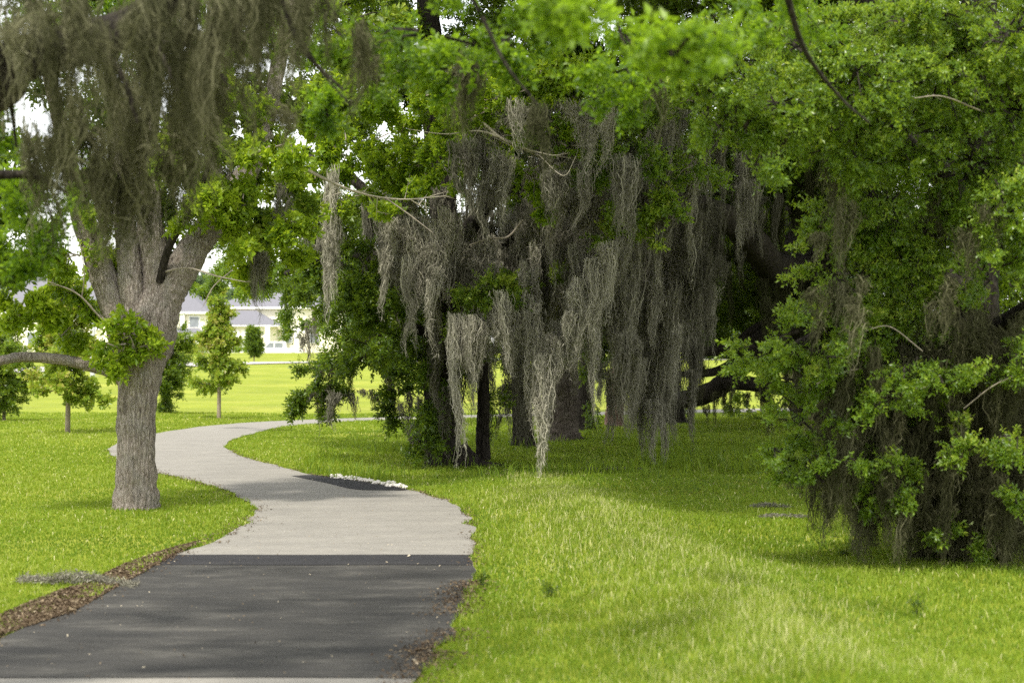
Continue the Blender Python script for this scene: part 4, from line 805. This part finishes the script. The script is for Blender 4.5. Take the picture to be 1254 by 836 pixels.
# --- 5 young trees on the lawn and the bushy trees by the left edge
def young(px, py, d, h, wpx, label, kind='maple', lf='maple', ty=.3, name='young_tree', group='young trees on the lawn', k=34, tint=.62, big=1.0, shape='cone'):
    x, y = (px-PX0)/F*d, d; z = float(terr(np.array([x]), np.array([y]))[0])
    r = empty(name, (x, y, z), label, 'tree', group); b = np.array([x, y, z])
    mesh('trunk', tube([(x, y, z-.05), (x+.01, y, z+h*.3), (x-.01, y, z+h*.6), (x, y, z+h*.97)], [h*.014+.01, h*.012+.008, h*.008, .004], 10, .1, .03), PBARK if h < 5 else MBARK, r, smooth=True, off=b)
    w_ = wpx*d/F/2; z0 = h*ty; bl = []
    nl = 9
    for i in range(nl):
        t = (i+.5)/nl; rr = w_*((1-t)**.75*1.05+.10 if shape == 'cone' else math.sqrt(max(.05, 1-(2*t-1)**2)))
        for j in range(3 if t < .75 else 1):
            a = i*2.4+j*2.09; q = rr*.52 if t < .75 else 0
            bl.append(((x+q*math.cos(a)*U(.6, 1.2), y+q*math.sin(a), z+z0+(h-z0)*t), (rr*U(.45, .8), rr*U(.45, .8), (h-z0)/nl*U(.7, 1.2)), U(.4, 1.3), U(-.1, .1)+.15*(t-.5)))
    mesh('crown', foliage(bl, kind, k, tint, 20, .2, .2, big), [LEAF[lf], DBARK], r, off=b)
    return r
young(83, 531, 36.4, 3.5, 88, 'young tree with pale stake-like stem on the lawn left of the forked trunk', k=15, ty=.2, tint=.8, big=.85)
young(268, 513.5, 43.8, 3.2, 56, 'slim young conical tree on the lawn right of the forked trunk', k=17, ty=.24, tint=.8, big=.8)
young(203, 495, 47, 2.9, 62, 'bushy young tree partly hidden behind the forked trunk', 'oak', 'oak', .08, k=70, tint=.62, shape='round')
young(5, 505, 42, 2.6, 84, 'bushy green tree cut off by the left edge of the view', 'oak', 'oak', .12, k=70, tint=.75, shape='round')
young(311, 443, 118, 2.3, 13, 'tiny dark street tree in front of the white pickup', 'big', 'oak', .3, k=9, tint=.3)

# ------------------------------------------------------------------ far shrubs and trees
def clump(name, px, d, h, w, label, cat, lf, kind='big', k=9, tint=.5, group=None, scale=1):
    x = (px-PX0)/F*d; z = float(terr(np.array([x]), np.array([d]))[0])
    r = empty(name, (x, d, z), label, cat, group); b = np.array([x, d, z])
    mesh('trunk' if cat == 'tree' else 'stem', tube([(x, d, z-.1), (x+.05*w, d, z+h*.35), (x, d, z+h*.75)], [.03*h+.03, .022*h+.02, .01*h+.01], 8, .4, .05), MBARK, r, smooth=True, off=b)
    bl = []
    for i in range(9):
        a = U(0, 6.28); q = U(0, .62)*w/2; zz_ = z+h*U(.22, .8) if cat == 'tree' else z+h*U(.3, .7)
        bl.append(((x+q*math.cos(a), d+q*math.sin(a), zz_), (w*U(.18, .3), w*U(.18, .3), h*U(.14, .24)), 1, U(-.15, .15)))
    mesh('crown' if cat == 'tree' else 'foliage', foliage(bl, kind, k, tint, 14, .2, .3, scale, False), [LEAF[lf], DBARK], r, off=b)
clump('rounded_shrub', 300, 182, 2.0, 3.6, 'rounded green shrub in front of the pale house behind the pickup', 'shrub', 'bright', k=10, tint=.2)
clump('rounded_shrub', 322, 183, 2.1, 3.0, 'darker rounded shrub next to the white pickup', 'shrub', 'far', k=10)
clump('rounded_shrub', 222, 186, 1.4, 2.2, 'small clipped shrub standing before the arched window', 'shrub', 'far', k=12)
clump('rusty_shrub', 232, 152, 1.0, 4.0, 'low reddish brown shrub on the rise before the houses', 'shrub', 'maple', k=10, tint=.95)
far = [(-60, 235, 14, 12), (10, 240, 11, 10), (70, 250, 10, 11), (150, 262, 12, 12), (235, 250, 13, 12), (300, 240, 11, 12), (350, 236, 12, 12), (410, 225, 14, 14), (470, 190, 12, 14), (540, 170, 12, 14), (610, 160, 11, 13), (680, 165, 12, 14),
       (750, 150, 11, 13), (820, 160, 12, 14), (890, 170, 11, 13), (960, 150, 12, 14), (1030, 165, 12, 14)]
adj = ['beyond the roofs at the left edge', 'rising over the long grey roof', 'over the roof beyond the bare twig', 'behind the forked trunk', 'over the roof beyond the slim young tree', 'behind the pale roof edge', 'behind the white pickup', 'far behind the drooping oak sprays',
       'past the far bend of the path', 'seen behind the broad dark oak', 'seen behind the slender oak', 'seen behind the thick middle oak', 'seen behind the reddish trunk', 'seen behind the moss curtain', 'seen through the bright gap under the huge limb', 'right of the bright gap', 'behind the leafy right oak sprays', 'hidden deep behind the right oak', 'far behind the right oak trunk', 'far beyond the right edge']
for i, (px, d, h, w_) in enumerate(far):
    clump('distant_tree', px, d, h, w_, 'greyish distant tree '+adj[i], 'tree', 'far', 'far', 5, .5, 'distant trees beyond the field')

# ------------------------------------------------------------------ houses
WALL = flat_mat('cream_stucco', (.78, .74, .60), .9, 2, .05); TRIM = flat_mat('white_trim', (.82, .82, .80), .7, 2, .04)
ROOF = flat_mat('grey_shingles', (.135, .135, .155), .85, 8, .18); GLASS = flat_mat('dark_window_glass', (.20, .22, .24), .15, 2, .2, .6); GRN = flat_mat('green_shutter_door', (.08, .13, .09), .6, 3, .1)
def box(x0, x1, y0, y1, z0, z1):
    v = np.array([(x, y, z) for z in (z0, z1) for y in (y0, y1) for x in (x0, x1)], float)
    return (v, np.array([[0, 2, 3, 1], [4, 5, 7, 6], [0, 1, 5, 4], [2, 6, 7, 3], [0, 4, 6, 2], [1, 3, 7, 5]]), 0, None)
def hip(x0, x1, y0, y1, z0, z1, ov=.5):
    x0 -= ov; x1 += ov; y0 -= ov; y1 += ov; ym = (y0+y1)/2; k = (y1-y0)/2
    v = np.array([(x0, y0, z0), (x1, y0, z0), (x1, y1, z0), (x0, y1, z0), (x0+k, ym, z1), (x1-k, ym, z1)], float)
    return [(v, np.array([[0, 1, 5, 4], [2, 3, 4, 5], [3, 2, 1, 0]]), 0, None), (v, np.array([[1, 2, 5], [3, 0, 4]]), 0, None)]
def wnd(r, b, x, z, w_, h_, yf, arch=False, mt=GLASS):
    f = mesh('window', [box(x-w_/2-.12, x+w_/2+.12, yf-.10, yf-.003, z-h_/2-.12, z+h_/2+.12)], TRIM, r, off=b)
    p = mesh('pane', [box(x-w_/2, x+w_/2, yf-.14, yf-.103, z-h_/2, z+h_/2)], mt, f)
    p.location = tuple(-b); return f
def house(px0, px1, d, zb, zeave, zr, label, lower=None):
    x0, x1 = (px0-PX0)/F*d, (px1-PX0)/F*d; b = np.array([(x0+x1)/2, d+5, zb])
    r = empty('house', b, label, 'house')
    mesh('wall', [box(x0, x1, d, d+11, zb-.5, zeave)], WALL, r, off=b)
    mesh('roof', hip(x0, x1, d, d+11, zeave+.13, zr), ROOF, r, off=b)
    mesh('fascia', [box(x0-.5, x1+.5, d-.5, d+11.5, zeave-.12, zeave+.125)], TRIM, r, off=b)
    return r, b, x0, x1
dH = 205; zp = lambda py, d: H-(py-YH)/F*d
r, b, x0, x1 = house(-60, 252, dH, 1.1, zp(383, dH), zp(336, dH), 'long two storey cream house with a grey hip roof behind the forked tree')
X = lambda px: (px-PX0)/F*dH
mesh('porch_roof', hip(X(208), X(254), dH-2.5, dH-.6, zp(407, dH), zp(402, dH), .2), ROOF, r, off=b)
mesh('porch_wall', [box(X(210), X(252), dH-2.4, dH-.003, .6, zp(407.2, dH))], TRIM, r, off=b)
for px in (224, 186, 120, 60): mesh('column', [box(X(px)-.25, X(px)+.25, dH-.5, dH-.01, zp(407, dH)+.3, zp(384, dH)-.15)], TRIM, r, off=b)
for px in (238, 205, 150, 84, 20): wnd(r, b, X(px), zp(394, dH), 1.1, 1.2, dH)
for px in (150, 105, 84, 40, 10): wnd(r, b, X(px), zp(414, dH), 1.2, 1.4, dH)
wnd(r, b, X(219), zp(416, dH), 1.6, 1.6, dH-2.4, mt=GRN)
dH = 215
r, b, x0, x1 = house(262, 420, dH, 1.1, zp(377, dH), zp(352, dH), 'second cream house with white eaves behind the pickup and shrubs')
mesh('garage_roof', hip(X(272), X(345), dH-6, dH-.6, zp(399, dH), zp(381, dH), .4), ROOF, r, off=b)
mesh('garage_wall', [box(X(272), X(340), dH-6, dH-.003, .6, zp(399.3, dH))], WALL, r, off=b)
mesh('fascia', [box(X(272)-.4, X(345)+.4, dH-6.45, dH-.6, zp(400.5, dH), zp(399.2, dH))], TRIM, r, off=b)
for px in (337, 372): mesh('column', [box(X(px)-.28, X(px)+.28, dH-6.9, dH-6.46, .6, zp(400.5, dH)-.02)], TRIM, r, off=b)
for px in (352, 385): wnd(r, b, X(px), zp(411, dH), 1.1, 1.7, dH)
for px in (352,): wnd(r, b, X(px), zp(389, dH), 1.0, .9, dH)
for px in (292, 316): mesh('garage_door', [box(X(px)-1.1, X(px)+1.1, dH-6.08, dH-6.003, 1.0, zp(405, dH))], TRIM, r, off=b)

# grey post on the far lawn
xP, yP = (113.5-PX0)/F*84, 84.; zP = float(terr(np.array([xP]), np.array([yP]))[0])
po = empty('grey_post', (xP, yP, zP), 'tall pale grey post with short crossbars seen between the young trees', 'post')
PM = flat_mat('grey_painted_post', (.42, .43, .46), .6, 5, .08)
mesh('post_shaft', [box(-.10, .10, -.10, .10, -.1, 2.7)], PM, po); mesh('post_cap', [box(-.15, .15, -.15, .15, 2.703, 2.82)], PM, po)
for z in (1.55, 1.25): mesh('crossbar', [box(-.7, -.103, -.03, .03, z-.03, z+.03), box(.103, .7, -.03, .03, z-.03, z+.03)], PM, po)

# pickup
WP = flat_mat('white_car_paint', (.80, .80, .80), .3, 1, .02, .5); BLK = flat_mat('black_rubber', (.02, .02, .02), .8, 4, .2); RED = flat_mat('red_lens', (.35, .02, .02), .3, 2, .1, .5); MET = flat_mat('grey_metal', (.45, .45, .46), .4, 4, .1, .6)
tx, ty_ = (339-PX0)/F*178, 178.; tz = float(terr(np.array([tx]), np.array([ty_]))[0])
tr = empty('pickup_truck', (tx, ty_, tz), 'white crew cab pickup truck parked before the houses, lower half behind the grass rise', 'pickup truck')
def prism(prof, y0, y1):
    n = len(prof); v = [(x, y0, z) for x, z in prof]+[(x, y1, z) for x, z in prof]
    side = np.array([[i, (i+1) % n, n+(i+1) % n, n+i] for i in range(n)])
    return [(v, side, 0, None), (v, np.array([list(range(n))[::-1]]), 0, None), (v, np.array([list(range(n, 2*n))]), 0, None)]
mesh('body', prism([(-2.85, .45), (-2.85, .95), (-2.7, 1.08), (-1.45, 1.15), (.85, 1.15), (.85, 1.18), (2.8, 1.18), (2.8, .5), (2.4, .42), (-2.5, .42)], -.95, .95), WP, tr)
cab = mesh('cab', prism([(-1.45, 1.153), (-.75, 1.80), (-.55, 1.88), (.70, 1.88), (.84, 1.80), (.95, 1.153)], -.80, .80), WP, tr)
for (a, c) in ((-1.10, -.22), (-.10, .74)):
    f = a
    mesh('side_window', [(np.array([(a if a > -1 else -1.15, -.815, 1.2), (c, -.815, 1.2), (c, -.815, 1.74), (max(a, -.66), -.815, 1.74), (a if a > -1 else -1.15, -.803, 1.2), (c, -.803, 1.2), (c, -.803, 1.74), (max(a, -.66), -.803, 1.74)]), np.array([[0, 1, 2, 3], [7, 6, 5, 4], [0, 4, 5, 1], [1, 5, 6, 2], [2, 6, 7, 3], [3, 7, 4, 0]]), 0, None)], GLASS, tr)
for xw in (-1.85, 1.85):
    for yw in (-.86, .86):
        w_ = mesh('wheel', tube([(xw, yw-.12, .38), (xw, yw-.04, .38), (xw, yw+.04, .38), (xw, yw+.12, .38)], [.38]*4, 28, .05, 0), BLK, tr)
        mesh('rim', tube([(xw, yw-.135, .38), (xw, yw-.13, .38), (xw, yw-.125, .38)], [.22]*3, 20, .003, 0), MET, w_)
for yw in (-.75, .75):
    mesh('headlight', [box(-2.88, -2.80, yw-.16, yw+.16, .82, 1.0)], MET, tr); mesh('tail_light', [box(2.77, 2.84, yw-.1, yw+.1, .8, 1.12)], RED, tr)
mesh('bumper', [box(-2.98, -2.853, -.93, .93, .48, .70)], MET, tr)

# small dark weeds in the right lawn
for px, py, h_, lb in [(588, 722, .10, 'small dark green weed at the path edge on the right'), (671, 735, .08, 'small dark weed in the bright grass right of the path'), (1122, 762, .16, 'thin dark upright weed in the lawn at the lower right'), (1035, 684, .07, 'dark little weed before the moss of the right oak')]:
    gx, gy = G(px, py); e = empty('small_weed', (gx, gy, .02), lb, 'weed')
    n = 22; P = np.stack([gx+RG.normal(0, .022, n), gy+RG.normal(0, .022, n), RG.uniform(.02, h_, n)], -1)
    mesh('leaves', place('tiny', P, RG.normal(size=(n, 3))+[0, 0, 1], RG.uniform(.25, .45, n), np.full(n, .15)), [LEAF['oak']], e, off=(gx, gy, .02))
    mesh('stem', [sticks([[gx, gy, .0]], [[gx+.01, gy, h_+.03]], np.array([.005]), np.array([.002]), 0)], DBARK, e, off=(gx, gy, .02))

# ------------------------------------------------------------------ camera, light
sc = bpy.context.scene
cd = bpy.data.cameras.new('camera'); cam = bpy.data.objects.new('camera', cd); C.objects.link(cam)
cam.location = (0, 0, H); cam.rotation_euler = (math.radians(90)+math.atan(12/F), 0, 0)
cd.sensor_width = 36; cd.lens = F/1254*36; cd.clip_start = .1; cd.clip_end = 6000
cd.dof.use_dof = True; cd.dof.focus_distance = 23; cd.dof.aperture_fstop = 2.6
sc.camera = cam
EL, AZ = 60, 205
wd = bpy.data.worlds.new('World'); sc.world = wd; wd.use_nodes = True
N = wd.node_tree.nodes; bg = N.get('Background') or N.new('ShaderNodeBackground')
sky = N.new('ShaderNodeTexSky'); sky.sky_type = 'NISHITA'; sky.sun_disc = False
sky.sun_elevation = math.radians(EL); sky.sun_rotation = math.radians(AZ); sky.dust_density = 2.5; sky.air_density = 1.2; sky.ozone_density = 1
tcw = N.new('ShaderNodeTexCoord'); nz = N.new('ShaderNodeTexNoise'); nz.inputs['Scale'].default_value = 2.2; nz.inputs['Detail'].default_value = 5
wd.node_tree.links.new(tcw.outputs['Generated'], nz.inputs['Vector'])
cl = ramp(N, [(.25, (.55, .55, .55)), (.6, (.95, .95, .95))]); wd.node_tree.links.new(nz.outputs[0], cl.inputs[0])
mxw = N.new('ShaderNodeMix'); mxw.data_type = 'RGBA'; wd.node_tree.links.new(cl.outputs[0], mxw.inputs[0]); wd.node_tree.links.new(sky.outputs[0], mxw.inputs[6]); mxw.inputs[7].default_value = (6.0, 5.95, 5.8, 1)
wd.node_tree.links.new(mxw.outputs[2], bg.inputs[0]); bg.inputs[1].default_value = .15
sl = bpy.data.lights.new('sun', 'SUN'); so = bpy.data.objects.new('sun', sl); C.objects.link(so)
sl.energy = 2.6; sl.angle = math.radians(5); sl.color = (1, .94, .84)
e, a = math.radians(EL), math.radians(AZ)
so.rotation_euler = Vector((math.cos(e)*math.sin(a), math.cos(e)*math.cos(a), math.sin(e))).to_track_quat('Z', 'Y').to_euler()
sc.view_settings.view_transform = 'Standard'; sc.view_settings.look = 'None'; sc.view_settings.exposure = 1.36; sc.view_settings.gamma = 1
cy = sc.cycles
cy.max_bounces = 6; cy.diffuse_bounces = 3; cy.glossy_bounces = 2; cy.transmission_bounces = 4; cy.use_denoising = False; cy.caustics_reflective = False; cy.caustics_refractive = False
cy.sample_clamp_indirect = 4
print('faces', sum(len(o.data.polygons) for o in C.objects if o.type == 'MESH'))
